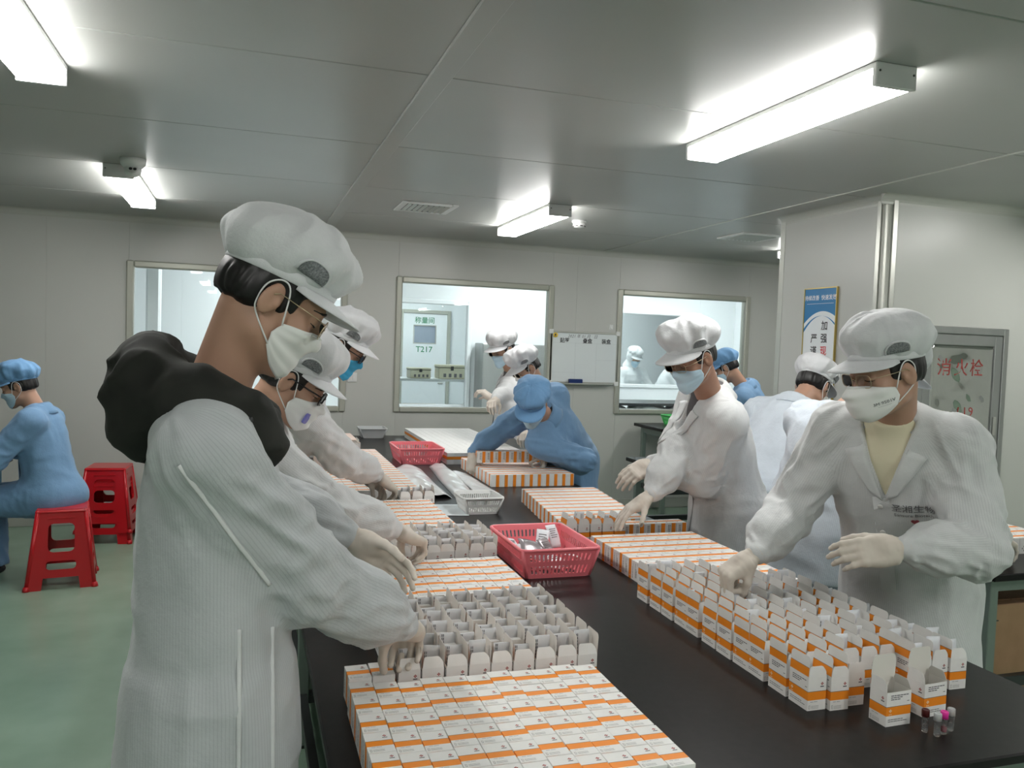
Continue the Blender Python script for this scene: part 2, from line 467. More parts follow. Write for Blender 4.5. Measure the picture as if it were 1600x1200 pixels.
# caps -------------------------------------------------------------
def cap_field(seed,h=.005,puff=1.0,back=0.0):
    F=Field((-.155,-.185,-.02),(.155,.155,.215),h)
    F.put(ell((0,-.014,.088),(.109*puff,.126*puff,.076*puff)),.02)
    F.put(ell((0,-.012,.052),(.088,.108,.040)),.03)
    F.put(ell((0,-.070,.080),(.088,.072,.060*puff)),.04)
    F.put(rbox((0,0,-.12),(.3,.3,.14),.01),.006,'s')
    rg=np.random.RandomState(seed); ph=rg.rand(6)*6.28; n_=rg.randint(8,11)
    def fold(x,y,z):
        a=np.arctan2(x,y+.01); zz=(z-.03)/.15
        g=np.sin(n_*a+ph[0]+.9*np.sin(2*a+ph[1])+2.0*zz)
        amp=.0065*np.exp(-((zz-.15)/.33)**2)
        big=vnoise(x*13+seed*3.1,y*13+5,z*15)-.5; sm=ridge(x*20+seed,y*20,z*20+3)
        pl=ridge(a*3.2+seed,zz*.9+a*.5,.5+seed); top=np.clip(1.35-zz,0,1)
        return amp*np.maximum(g,-.3)+.026*big*np.clip(zz*1.8,0,1)-.0065*pl*np.clip(zz*3,0,1)*top-.0045*sm*np.clip(.3+zz,0,1)
    F.each(fold)
    P,Q=F.extract(); P=relax(P,Q,1,.4); P[:,2]+=cap_lift(P[:,1]); return P,Q
def visor_mesh(length=.072,span=74,droop=.24,up=0.0):
    n,m=29,6; G=[]
    for i in range(m):
        v=i/(m-1); row=[]
        for j in range(n):
            u=2*j/(n-1)-1; a=u*R(span)
            x0=.0865*math.sin(a); y0=-.012+.1085*math.cos(a)
            L=length*(max(0,1-abs(u)**2.6))**.6*v
            row.append((x0+L*.45*math.sin(a), y0+L*(.35+.65*math.cos(a*.7)), .024+cap_lift(y0)-L*droop-.012*u*u*v+up*v))
        G.append(row)
    return grid_mesh('visor',G,.0022)
CAPS={}
def cap_meshes(seed):
    if seed in CAPS: return CAPS[seed]
    P,Q=cap_field(seed); crown=npmesh('cap_crown',P,Q)
    bv=BVHTree.FromPolygons([tuple(v) for v in P],[tuple(int(i) for i in q) for q in Q])
    # vents on both sides: a dark mesh half-moon under a white bound edge
    vents=[]
    for s in (-1,1):
        pts=[];arch=[]
        for k in range(13):
            t=math.pi*k/12; arch.append((.030*math.cos(t), .030*math.sin(t)**.8))
        def onto(p,off):
            a=s*R(68)-s*p[0]/.10; d=Vector((math.sin(a),math.cos(a),0)); z=.042+p[1]+cap_lift(.03)
            h=bv.ray_cast(Vector((0,-.012,z))+d*.3,-d,.4)
            r_=h[0] if h[0] is not None else Vector((0,-.012,z))+d*.1
            return r_+d*off
        G=[]
        for i in range(5):
            t=i/4; G.append([onto((q[0],q[1]*t),.0022) for q in arch])
        pan=grid_mesh('vent_panel',G if s<0 else G[::-1],.0015)
        eb=MB(); eb.tube([onto((q[0]*1.06,q[1]*1.08),.002) for q in arch],.0042,6,squash=.6)
        vents.append((pan,eb.mesh('vent_edge')))
    bandpts=[(.0885*math.sin(2*math.pi*k/40),-.012+.1095*math.cos(2*math.pi*k/40),.033) for k in range(40)]
    bb=MB()
    V=[];Fc=[]
    for k in range(40):
        a=2*math.pi*k/40
        for (o_,z_) in ((0,.019),(.003,.021),(.003,.040),(0,.042)):
            V.append(((.0865+o_)*math.sin(a),-.012+(.1075+o_)*math.cos(a),z_+cap_lift(-.012+.1075*math.cos(a))))
    for k in range(40):
        for i in range(3): Fc.append((k*4+i,((k+1)%40)*4+i,((k+1)%40)*4+i+1,k*4+i+1)[::-1])
    bb.add(V,Fc,None,None,True)
    CAPS[seed]=(crown,vents,bb.mesh('cap_band')); return CAPS[seed]

def hair_mesh(style='short',h=.004):
    F=Field((-.115,-.15,-.14),(.115,.12,.15),h)
    F.put(ell((0,-.014,.038),(.0855,.1045,.096)),.0)
    if style=='bob': F.put(ell((0,-.055,-.02),(.072,.062,.075)),.04)
    else: F.put(ell((0,-.052,-.005),(.070,.058,.062)),.03)
    # face, ears and nape stay clear
    F.put(rbox((0,.13,-.075),(.2,.085,.110),.01),.012,'s')
    F.put(rbox((0,.02,-.165),(.2,.12,.125),.01),.02,'s')
    for s in (-1,1): F.put(ell((s*.092,-.006,-.008),(.024,.026,.042)),.008,'s')
    if style!='bob': F.put(rbox((0,-.12,-.165),(.2,.14,.115),.01),.02,'s')
    F.each(lambda x,y,z:.003*(ridge(x*55,y*55,z*16)))
    P,Q=F.extract(); return npmesh('hair',P,Q)
HAIR={}
def glasses_mesh(kind):
    b=MB(); r=.0011 if kind=='thin' else .0026
    for s in (-1,1):
        ring=rrect(-.025,-.018,.025,.018,.012 if kind=='thin' else .009,4)
        pts=[]
        for (x,z) in ring:
            xx=s*.034+x; pts.append((xx,.1115-abs(xx)*.16 ,.006+z))
        b.tube(pts,r,6,closed=True)
        b.tube([(s*.060,.1015,.014),(s*.078,.085,.016),(s*.084,.04,.016),(s*.086,.0,.017),(s*.083,-.022,.0),],r*.9,6)
    b.tube([(-.010,.110,.008),(0,.1125,.012),(.010,.110,.008)],r,6)
    g=MB()
    for s in (-1,1):
        ring=rrect(-.0245,-.0175,.0245,.0175,.011,4)
        V=[];n=len(ring)
        for q in (0,.0008):
            for (x,z) in ring:
                xx=s*.034+x; V.append((xx,.1112-abs(xx)*.16+q,.006+z))
        g.add(V,[tuple(range(n)),tuple(range(2*n-1,n-1,-1))]+[(i,n+i,n+(i+1)%n,(i+1)%n) for i in range(n)])
    return b.mesh('frame'),g.mesh('lens')
GLASS={}
def brow_mesh():
    b=MB()
    for s in (-1,1):
        pts=[]
        for k in range(7):
            t=k/6; x=s*(.014+.038*t); z=.030+.007*math.sin(math.pi*(t*.8+.1))-.004*t
            h=HEAD_BVH.ray_cast(Vector((x,.2,z)),Vector((0,-1,0)),.3); y=h[0].y if h[0] is not None else .08
            pts.append((x,y+.0005,z))
        b.tube(pts,[.0015,.003,.0034,.0034,.003,.0024,.001],6,squash=.7)
        pts=[]
        for k in range(7):
            t=k/6; x=s*(.018+.030*t); z=.0045-.004*math.sin(math.pi*t)*-1-.006*math.sin(math.pi*t)
            h=HEAD_BVH.ray_cast(Vector((x,.2,z)),Vector((0,-1,0)),.3); y=h[0].y if h[0] is not None else .08
            pts.append((x,y+.0003,z))
        b.tube(pts,[.0008,.0015,.0018,.0018,.0018,.0015,.0008],5)
    return b.mesh('eyebrows')
BROW=None

# ------------------------------------------------------------------ people: gloved hands
def hand_field(curl=(25,30,20),spread=6,thumb=(35,20,15),fist=0,h=.0028,idx=None):
    """right hand, wrist at the origin, fingers along +y, back of the hand +z, thumb on -x"""
    F=Field((-.095,-.085,-.115),(.075,.225,.055),h)
    F.put(cone((0,-.075,0),(0,.02,0),.031,.029),.02)
    F.put(rbox((0,.048,0),(.041,.052,.0145),.014),.02)
    F.put(ell((-.024,.038,-.010),(.020,.034,.018)),.02)
    F.put(ell((.026,.040,-.008),(.016,.036,.016)),.02)
    fs=[(-.031,.093,(.043,.027,.022),.0098,-1.2),(-.0105,.097,(.047,.031,.023),.0100,-.3),(.0105,.094,(.044,.029,.022),.0097,.5),(.030,.086,(.034,.022,.019),.0087,1.5)]
    for k,(x,y,L,r,sp) in enumerate(fs):
        c=curl if (idx is None or k not in idx) else idx[k]
        p=np.array([x,y,0.]); ang=0; a=R(sp*spread)
        for s_ in range(3):
            ang+=R(c[s_]); d=np.array([math.sin(a)*math.cos(ang),math.cos(a)*math.cos(ang),-math.sin(ang)])
            q=p+d*L[s_]; r0=r*(1-.08*s_); F.put(cone(p,q,r0,r*(1-.08*(s_+1))),.004 if s_ else .010,pad=.006); p=q
    p=np.array([-.030,.022,-.008]); 
    az,dn,fl=(R(v) for v in thumb)
    d=np.array([-math.sin(az)*math.cos(dn),math.cos(az)*math.cos(dn),-math.sin(dn)])
    e=unit(np.cross(d,[0,0,1.]))
    for s_,(L,r) in enumerate(((.046,.0150),(.034,.0118),(.028,.0108))):
        q=p+d*L; F.put(cone(p,q,r,r*.88),.012 if s_==0 else .005,pad=.006); p=q
        d=unit(d*math.cos(fl)+ (np.array([.75,.25,-.6]))*math.sin(fl))
    def fold(x,y,z):
        g=np.exp(-((y+.01)/.03)**2); return .0016*ridge(x*26,y*70,z*26)*(.35+g)
    F.each(fold,.012)
    F.put(rbox((0,-.115,0),(.1,.07,.1),.004),.002,'s')
    P,Q=F.extract(); P=relax(P,Q,1,.35)
    return P,Q
HANDS={}
HAND_POSES={
 'pinch':dict(curl=(42,42,28),thumb=(32,42,22),spread=4),
 'relaxed':dict(curl=(18,26,18),thumb=(38,25,12),spread=4),
 'reach':dict(curl=(12,14,10),thumb=(42,18,8),spread=7),
 'fist':dict(curl=(68,80,50),thumb=(22,40,35),spread=2),
 'flat':dict(curl=(24,34,20),thumb=(25,24,14),spread=2),
 'grip':dict(curl=(55,50,30),thumb=(30,46,20),spread=3),
}
def hand_mesh(pose,left):
    key=(pose,left)
    if key not in HANDS:
        P,Q=hand_field(**HAND_POSES[pose])
        for lf in (False,True):
            PP=P.copy(); QQ=Q
            if lf: PP[:,0]*=-1; QQ=Q[:,::-1]
            HANDS[(pose,lf)]=npmesh('glove',PP,QQ)
    return HANDS[key]
_cb=MB(); _cb.tube([(.0325*math.cos(2*math.pi*k/20),-.031,.0325*math.sin(2*math.pi*k/20)) for k in range(20)],.0026,6,closed=True)
_cme=_cb.mesh('glove_cuff')
# ------------------------------------------------------------------ the materials
M_={}
def cloth(name,col,stripe=False,col2=None,rough=.75,axis=(90,90,0)):
    m=mat(name,col,rough,sheen=.15); n=NT(m); v=n.coord('Object')
    f=n.noise(v,9,6,.65); c2=col2 or tuple(c*.90 for c in col)
    base=n.ramp(f,[(.30,c2),(.68,col)])
    if stripe:
        at=n.n('ShaderNodeAttribute',attribute_name='weave'); mu=n.n('ShaderNodeMath',operation='MULTIPLY'); mu.inputs[1].default_value=2*math.pi/.0062
        n.l(at.outputs['Fac'],mu.inputs[0]); si=n.n('ShaderNodeMath',operation='SINE'); n.l(mu.outputs[0],si.inputs[0])
        mx=n.n('ShaderNodeMix',data_type='RGBA',blend_type='MULTIPLY'); mx.inputs[0].default_value=1
        st=n.ramp(si.outputs[0],[(.0,(1,1,1)),(.55,(1,1,1)),(.95,(.87,.87,.88))])
        n.l(base,mx.inputs[6]); n.l(st,mx.inputs[7]); base=mx.outputs[2]
    n.l(base,n.b.inputs['Base Color'])
    g=n.noise(v,22,5,.65); n.bump(g,.40,.008)
    return m
M_['coat']=cloth('white coat cloth',(.64,.655,.66),True)
M_['coat_shaded']=cloth('shaded white coat cloth',(.49,.515,.53),True)  # white coat with the shade on the nearest man put into its colour
M_['coat_cool']=cloth('cool white coat cloth',(.60,.66,.73),True)
M_['coat_blue']=cloth('blue coat cloth',(.17,.32,.52),False)
M_['cap']=cloth('white cap cloth',(.68,.69,.71),False)
M_['cap_blue']=cloth('blue cap cloth',(.17,.36,.62),False)
M_['trousers']=cloth('grey blue trouser cloth',(.40,.47,.55),False)
M_['trousers_dark']=cloth('dark trouser cloth',(.03,.032,.04),False)
M_['gown']=cloth('white hooded gown cloth',(.80,.83,.84),False)
M_['hood']=mottled('black green hood cloth',(.010,.011,.009),(.018,.019,.015),14,.85,.3,.004)
M_['skin']=mat('skin',(.46,.27,.19),.5,sub=.08); M_['skin_tan']=mat('tan skin',(.36,.19,.125),.5,sub=.08)
M_['hair']=mat('black hair',(.008,.007,.007),.45)
M_['glove']=mottled('cream latex',(.66,.60,.53),(.58,.52,.45),18,.5,.2,.002)
M_['strap']=mat('white elastic',(.8,.8,.8),.7)
M_['mask_white']=mat('white mask paper',(.82,.82,.81),.8); M_['mask_blue']=mat('blue mask paper',(.06,.42,.72),.8)
M_['mask_pale']=mat('pale blue mask paper',(.52,.70,.82),.8)
M_['valve']=mat('violet valve plastic',(.22,.22,.62),.4)
M_['vent']=mottled('dark mesh',(.10,.11,.12),(.30,.31,.32),260,.8)
M_['frame_thin']=mat('brass wire frame',(.55,.45,.30),.3,.9); M_['frame_thick']=mat('black frame plastic',(.01,.01,.012),.25)
def clear(name,tint,refl,rough=.02):
    m=mat(name,tint,rough); t=m.node_tree; out=t.nodes['Material Output']; t.nodes.remove(t.nodes['Principled BSDF'])
    tr=t.nodes.new('ShaderNodeBsdfTransparent'); tr.inputs[0].default_value=(*tint,1); gl=t.nodes.new('ShaderNodeBsdfGlossy'); gl.inputs['Roughness'].default_value=rough
    fr=t.nodes.new('ShaderNodeFresnel'); fr.inputs[0].default_value=refl; mx=t.nodes.new('ShaderNodeMixShader')
    t.links.new(fr.outputs[0],mx.inputs[0]); t.links.new(tr.outputs[0],mx.inputs[1]); t.links.new(gl.outputs[0],mx.inputs[2]); t.links.new(mx.outputs[0],out.inputs[0]); return m
M_['lens']=clear('spectacle lens',(.96,.97,.97),1.25)
M_['button']=mat('white button',(.72,.72,.70),.3)
M_['shoe']=mat('dark shoe',(.03,.03,.035),.5)
M_['shirt']=mat('cream shirt',(.74,.68,.50),.8); M_['grey_shirt']=mat('grey shirt',(.10,.095,.10),.8); M_['black_shirt']=mat('black shirt',(.012,.012,.014),.8)
M_['ink']=mat('grey print',(.16,.16,.17),.7); M_['ink_red']=mat('red print',(.50,.13,.15),.7)
# ------------------------------------------------------------------ people: bodies and coats
def ik(sh,wr,pole,l1=.30,l2=.27):
    sh=V3(sh);wr=V3(wr); d=wr-sh; L=np.linalg.norm(d)
    if L>(l1+l2)*.985:
        k=L/(l1+l2)/.985; l1*=k; l2*=k
    u=d/L; a=(l1*l1-l2*l2+L*L)/(2*L); h=math.sqrt(max(0,l1*l1-a*a))
    p=V3(pole); p=p-u*(p@u); p=unit(p)
    return sh+u*a+p*h
def sleeve_fold(amp,seed,elbow_end):
    def f(u,c,s,t):
        e=np.exp(-((t-elbow_end)/.38)**2)
        n=ridge(u*20+1.2*c+seed,c*1.3+seed*.7+u*5,s*1.3+u*3)
        m=ridge(u*8+seed*2.1,c*2.0+3,s*2.0+u*6)
        return -amp*(.35+e)*n*.75-amp*.7*m
    return f
def person(label,hip,neck,right,head,face,hands,poles,up=(0,0,1),lean_skirt=(0,0),res=.008,
           coat=None,trousers=None,mask=('surgical',None),cap=(1,None),style='short',glass=None,glove=None,
           skinm=None,hairm=None,poses=('pinch','relaxed'),palms=((0,0,-1),(0,0,-1)),fdirs=(None,None),girth=1.0,
           hem=.40,vneck=.0,shirt=None,lapel=True,seed=1,hood=None,logo=None,puff=1.0,sitting=None,
           sho_w=.175,capmesh=None,knee=None,amp=.008,vents=True,feet=None,coll=True,bag=1.0,front=True):
    rg=random.Random(seed)
    hip=V3(hip);neck=V3(neck);L=np.linalg.norm(neck-hip)
    zt=unit(neck-hip); xr=V3(right); xr=unit(xr-zt*(xr@zt)); yf=np.cross(zt,xr); T=np.stack([xr,yf,zt],1)
    W=lambda x,y,z: hip+T@V3((x,y,z))
    root=empty('person',(hip[0],hip[1],0)); tag(root,label,'person','people working in the packing room')
    rinv=Matrix.Translation(Vector((-hip[0],-hip[1],0)))
    def put(name,me,m,parent=None,M=None):
        o=link(name,me,m,parent or root)
        if parent is None: o.matrix_local=rinv@(M if M is not None else Matrix())
        return o
    g=girth
    shR=W(sho_w,-.005,L-.082); shL=W(-sho_w,-.005,L-.082)
    wr=[V3(hands[0]),V3(hands[1])]; sh=[shR,shL]; el=[ik(sh[i],wr[i],poles[i]) for i in (0,1)]
    # head frame
    hf=unit(face); hx=unit(np.cross(hf,V3(up))); hz=np.cross(hx,hf); Hm=np.stack([hx,hf,hz],1); head=V3(head)
    HM=Matrix([[*Hm[0],head[0]],[*Hm[1],head[1]],[*Hm[2],head[2]],[0,0,0,1]])
    nl=Hm.T@(neck+T@V3((0,-.008,-.055))-head)
    # ---- body: one skin surface, finely sampled head and neck joined to trunk and limbs
    far=res>.009
    hh=.0034 if not far else .0055
    F=Field((-.10,min(-.12,nl[1]-.09),nl[2]-.05),(.10,max(.135,nl[1]+.09),.138),hh)
    for p_,k_,m_ in head_prims(nl,(.056,.060)): F.put(p_,k_,m_)
    P1,Q1=F.extract(); P1=(Hm@P1.T).T+head
    allp=np.array([hip,neck,shR,shL,*wr,*el]); lo=allp.min(0)-.25; hi=allp.max(0)+.15; lo[2]=-.0
    B=Field(lo,hi,.016)
    B.put(loft(hip,T,[(-.12,.13,.10,0),(0,.15*g,.11*g,0),(.2*L/.5,.13*g,.095*g,0),(L*.75,.15*g,.10*g,.005),(L-.04,.11,.07,0)]),.03)
    for i in (0,1):
        B.put(cone(W((.05,-.05)[i],-.01,L-.085),sh[i]-V3((0,0,.02)),.04,.04),.03); B.put(cone(sh[i],el[i],.046,.038),.02); B.put(cone(el[i],wr[i],.037,.027),.02)
    B.put(cone(W(0,-.01,L-.08),neck+unit(head-neck)*.03,.055,.054),.02)
    if sitting is not None:
        kn=sitting
    else:
        kn=None
    legs=[]
    for i,sx in ((0,1),(1,-1)):
        hx_=hip+T@V3((sx*.085,0,-.05))
        fwd=np.array([yf[0],yf[1],0]); fwd=unit(fwd) if np.linalg.norm(fwd)>.05 else np.array([0,1.,0]); rt=np.array([fwd[1],-fwd[0],0])
        ft=V3((hip[0],hip[1],.07))+rt*sx*.10-fwd*.0
        if feet is not None: ft=V3((feet[0],feet[1],.07))+rt*sx*.10
        if sitting is not None:
            k_=hx_+fwd*.40+V3((0,0,-.03)); ft=V3((k_[0],k_[1],.07))-fwd*.02
        else: k_=(hx_+ft)/2+fwd*.02
        legs.append((hx_,k_,ft,fwd)); B.put(cone(hx_,k_,.07,.05),.03); B.put(cone(k_,ft,.048,.035),.02)
    P2,Q2=B.extract()
    me=npmesh('body',np.concatenate([P1,P2]),np.concatenate([Q1,Q2+len(P1)]))
    body=put('body',me,skinm)
    # ---- trousers and shoes
    if trousers is not None:
        pts=np.array([p for l in legs for p in l[:3]]+[hip]); C=Field(pts.min(0)-.16,pts.max(0)+.16,.012)
        fo=sleeve_fold(.008,seed+9,.9)
        for (a,b,c,f_) in legs:
            C.put(cone(a,b,.098*g,.078,fo),.03); C.put(cone(b,c,.078,.07,fo),.02)
        C.put(ell(hip+T@V3((0,0,-.02)),(.165*g,.135*g,.12) if sitting is None else (.13,.11,.08),T),.05)
        C.put(rbox((0,0,-.5),(9,9,.555),.01),.003,'s')
        P,Q=C.extract(); put('trousers',npmesh('trousers',P,Q),trousers)
        for (a,b,c,f_) in legs:
            D=Field((c-.16)*[1,1,0]+[0,0,-.004],(c+.2)*[1,1,0]+[0,0,.13],.008)
            fx=np.array([[f_[1],f_[0],0],[-f_[0],f_[1],0],[0,0,1]])
            D.put(ell(c*[1,1,0]+f_*.075+V3((0,0,.030)),(.048,.135,.036),fx),.02)
            D.put(cone(c*[1,1,0]+V3((0,0,.035)),c*[1,1,0]+V3((0,0,.09)),.042,.04),.03)
            D.put(rbox((0,0,-.2),(9,9,.201),.001),.002,'s')
            P,Q=D.extract(); put('shoe',npmesh('shoe',P,Q),M_['shoe'])
    # ---- coat
    lo=allp.min(0)-.28; hi=allp.max(0)+.16; lo[2]=max(.05,hip[2]-hem-.05); hi[2]=max(neck[2],wr[0][2],wr[1][2],sh[0][2],sh[1][2])+.22; hi[:2]+=.08
    C=Field(lo,hi,res)
    s1,s2=seed*1.7,seed*2.3
    def tf(x,y,z):
        d=ridge(x*9+s1,y*9+2*z,z*2.6+s2)*.5+ridge(x*4+s2,y*5+s1,z*11+x*6)*.55*np.exp(-((z-.14)/.16)**2)+(vnoise(x*7+s1,y*7,z*5)-.5)*1.1+ridge(x*19+s2,y*19+s1,z*9+3*x)*.22
        return -amp*1.25*d
    k=L/.5
    C.put(loft(hip,T,[(-.10*k,.205*g,.170*g,0),(0,.203*g,.165*g,0),(.18*k,.190*g,.150*g,.002),(.33*k,.205*g,.148*g,.006),(.42*k,.200*g,.125*g,0),(.475*k,.145,.092,-.004),(.505*k,.082,.074,-.006)],tf),.04)
    for i,sx in ((0,1),(1,-1)):
        C.put(cone(W(sx*.055,-.01,L-.022),sh[i]+V3((0,0,.0)),.060,.074),.05)
    dn=V3((lean_skirt[0],lean_skirt[1],-1.)); dn=unit(dn); sx_=xr-dn*(xr@dn); sx_=unit(sx_); sy_=np.cross(-dn,sx_); TS=np.stack([sx_,sy_,-dn],1)
    if sitting is None:
        C.put(loft(hip,TS,[(-hem,.235*g,.195*g,.0),(-.2,.222*g,.185*g,0),(.0,.203*g,.168*g,0),(.05,.19*g,.155*g,0)],tf),.05)
    else:
        for (a,b,c,f_) in legs: C.put(cone(a,b-(b-a)*.12,.115,.10,sleeve_fold(amp,seed,.1)),.05)
        C.put(ell(hip+V3((0,0,-.04)),(.215,.215,.125)),.08)
    for i in (0,1):
        C.put(cone(sh[i],el[i],.085*g*bag**.5,.072*bag,sleeve_fold(amp*1.15,seed+i*5,1.0)),.045)
        e=el[i]; w_=wr[i]; d=unit(w_-e); cu=w_-d*.035
        C.put(cone(e,e+(cu-e)*.72,.072*bag,.066*bag,sleeve_fold(amp*1.15,seed+i*5+2,.05)),.03)
        C.put(cone(e+(cu-e)*.62,cu,.066*bag,.040,sleeve_fold(amp*.8,seed+i*5+3,.9)),.03)
        C.put(cone(cu,w_,.037,.035),.012)
    # armhole creases
    if vneck>0:
        zb=L-vneck
        def dent(X,Y,Z):
            x=X-hip[0];y=Y-hip[1];z=Z-hip[2]
            a=x*T[0,0]+y*T[1,0]+z*T[2,0]; b=x*T[0,1]+y*T[1,1]+z*T[2,1]; c=x*T[0,2]+y*T[1,2]+z*T[2,2]
            q=np.maximum(np.maximum(np.maximum((np.abs(a)-(c-zb)*.36)*.9,zb-c),.03-b),np.maximum(b-.175,c-L-.07))
            return np.maximum(q,-(.062-0*a)) 
        sh_in=Field(W(0,0,L-.10)-.32,W(0,0,L-.10)+.32,max(.007,res))
        sh_in.put(loft(hip,T,[(.1,.19*g,.138*g,0),(.33*k,.19*g,.130*g,.006),(.43*k,.16*g,.108*g,0),(.485*k,.095,.080,-.004),(.53*k,.066,.066,-.008),(.56*k,.064,.062,-.008)]),.02)
        sh_in.put(cone(W(0,-.008,L-.06),neck+unit(head-neck)*.02,.066,.066),.03)
        sh_in.put(rbox(W(0,0,L+.16),(.4,.4,.135),.004,T),.004,'s')
        P,Q=sh_in.extract(); put('shirt',npmesh('shirt',P,Q),shirt)
        lo_=W(0,.1,L-.1)-.25; hi_=W(0,.1,L-.1)+.25
        C.put((lo_,hi_,dent),.004,'s')
    P,Q=C.extract(); P,Q=largest(P,Q); P=relax(P,Q,1,.3)
    cm=npmesh('coat',P,Q)
    if res<.0095:      # running measure across the cloth, for the woven pinstripe
        q=(P-hip)@T; dt=np.hypot(q[:,0]/.20,q[:,1]/.16)*.18-.18; co=np.arctan2(q[:,0],q[:,1])*.19; best=dt
        for i in (0,1):
            for (a,b,r_) in ((sh[i],el[i],.08*bag),(el[i],wr[i],.066*bag)):
                ba=b-a; t=np.clip((P-a)@ba/(ba@ba),0,1); v=P-a-t[:,None]*ba; dd=np.linalg.norm(v,axis=1)-r_
                ax_=unit(ba); e1=unit(np.cross(ax_,[.3,.2,1.])); e2=np.cross(ax_,e1)
                m=dd<best; best=np.where(m,dd,best); co=np.where(m,np.arctan2(v@e1,v@e2)*.075,co)
        at=cm.attributes.new('weave','FLOAT','POINT'); at.data.foreach_set('value',co.astype(np.float32))
    ct=put('coat',cm,coat)
    bvh=BVHTree.FromPolygons([tuple(v) for v in P],[tuple(int(i) for i in q) for q in Q])
    # ---- collar and lapels
    if coll:
        G=[];nr=25; op=R(128 if vneck>0 else 166)
        for i in range(nr):
            a=-op+2*op*i/(nr-1); row=[]
            d=np.array([math.sin(a),-math.cos(a)])
            fr=max(0,-d[1])*1.0; f2=(abs(a)/op)**3
            for (r_,z_) in ((.069,-.022),(.068,.020),(.073,.034),(.084,.022),(.104,-.022),(.116+.012*f2,-.046-.02*f2)):
                zz=z_-(.035*f2 if vneck>0 else .02*f2)
                row.append(W(d[0]*r_*1.0,d[1]*r_*.95-.008+ (0.012*f2),L+zz))
            G.append(row)
        put('collar',grid_mesh('collar',G,.003),coat)
    def onto(x,z,off=.004):
        o=Vector(W(x,.0,z)); d=Vector(-yf)
        h=bvh.ray_cast(o,-d,.27)
        return (h[0]-d*off) if h[0] is not None else Vector(W(x,.15,z))
    def patch(poly,n=9,m=7,off=.005,th=.003,name='patch',mt=None):
        """quad (4 corners in chest x,z) draped onto the coat"""
        G=[]
        for i in range(n):
            u=i/(n-1); a=[poly[0][q]*(1-u)+poly[1][q]*u for q in (0,1)]; b=[poly[3][q]*(1-u)+poly[2][q]*u for q in (0,1)]
            G.append([onto(a[0]*(1-v)+b[0]*v,a[1]*(1-v)+b[1]*v,off) for v in [j/(m-1) for j in range(m)]])
        P_=np.array(G); me_=grid_mesh(name,P_,th)
        # outward side must face forward
        if np.dot(np.cross(P_[1,0]-P_[0,0],P_[0,1]-P_[0,0]),yf)<0: me_=grid_mesh(name,P_[::-1],th)
        return put(name,me_,mt or coat)
    if front and (not far or vneck>0):
        b=MB()
        for zz in ((L-vneck-.03) if vneck>0 else L-.10, L-.28 if vneck==0 else L-vneck-.13, L-vneck-.23):
            p=onto(.012,zz,.004); 
            fm=frame(p,Vector(xr),Vector(zt)); fm=fm
            bb=MB(); bb.lathe([(.0001,0),(.0075,0),(.0085,.002),(.0075,.0035),(.0001,.0035)],12,None,fm@Matrix.Rotation(math.pi,4,'X')@Matrix.Translation((0,0,-.002)))
            put('button',bb.mesh('button'),M_['button'])
        z0=-.10; z1=L-(vneck if vneck>0 else .06)
        patch([(-.014,z1),(.034,z1),(.034,z0),(-.014,z0)],22,4,.0035,.003,'placket')
        if lapel and vneck>0:
            zb=L-vneck; t=.36
            for sx in (1,-1):
                patch([(sx*.004,zb-.005),(sx*(vneck*t*.80),L-vneck*.20),(sx*(vneck*t*.80+.060),L-vneck*.32),(sx*(.040),zb+.02)],10,6,.008,.004,'lapel')
    if logo:
        for (txt,size,x,z,mt) in logo:
            V,Fc=text_mesh(txt,size,.0002)
            VV=[onto(x-v.x,z+v.y,.0042+ (v.z>0)*.0005) for v in V] if False else [onto(x-v.x,z+v.y,.0045) for v in V]
            put('printed_logo',mesh('printed_logo',VV,Fc),mt)
    # ---- head gear
    def hp(name,me_,m,parent=None):
        o=link(name,me_,m,parent or root)
        if parent is None: o.matrix_local=rinv@HM
        return o
    if style not in HAIR: HAIR[style]=hair_mesh(style)
    hp('hair',HAIR[style],hairm)
    global BROW
    if BROW is None: BROW=brow_mesh()
    hp('eyebrows',BROW,hairm)
    mm=mask_meshes(mask[0]); mo=hp('face_mask',mm[0],mask[1]); [hp('ear_loop',q_,M_['strap'],mo) for q_ in mm[1]]; hp('nose_strip',mm[2],mask[1],mo)
    cp=cap_meshes(cap[0]); co=hp('cap',cp[0],cap[1]); hp('cap_band',cp[2],cap[1],co)
    if 'visor' not in CAPS: CAPS['visor']=visor_mesh()
    hp('visor',CAPS['visor'],cap[1],co)
    if vents:
        for v_ in cp[1]: vo=hp('vent_panel',v_[0],M_['vent'],co); hp('vent_edge',v_[1],cap[1],co)
    if glass:
        if glass not in GLASS: GLASS[glass]=glasses_mesh(glass)
        go=hp('glasses',GLASS[glass][0],M_['frame_'+glass]); hp('lens',GLASS[glass][1],M_['lens'],go)
    # ---- gloves
    for i in (0,1):
        d=unit(wr[i]-el[i]) if fdirs[i] is None else unit(fdirs[i]); pn=-V3(palms[i])      # back of hand
        x=np.cross(d,pn); x=unit(x); z=np.cross(x,d)
        Mx=Matrix([[x[0],d[0],z[0],wr[i][0]],[x[1],d[1],z[1],wr[i][1]],[x[2],d[2],z[2],wr[i][2]],[0,0,0,1]])@Matrix.Translation((0,.03,0))
        o=put('glove',hand_mesh(poses[i],i==1),glove,None,Mx); link('glove_cuff',_cme,glove,o)
    return dict(root=root,W=W,L=L,T=T,bvh=bvh,put=put,patch=patch,onto=onto,HM=HM,Hm=Hm,head=head,neck=neck,hip=hip,sh=sh,el=el,wr=wr,rinv=rinv,HMl=rinv@HM)
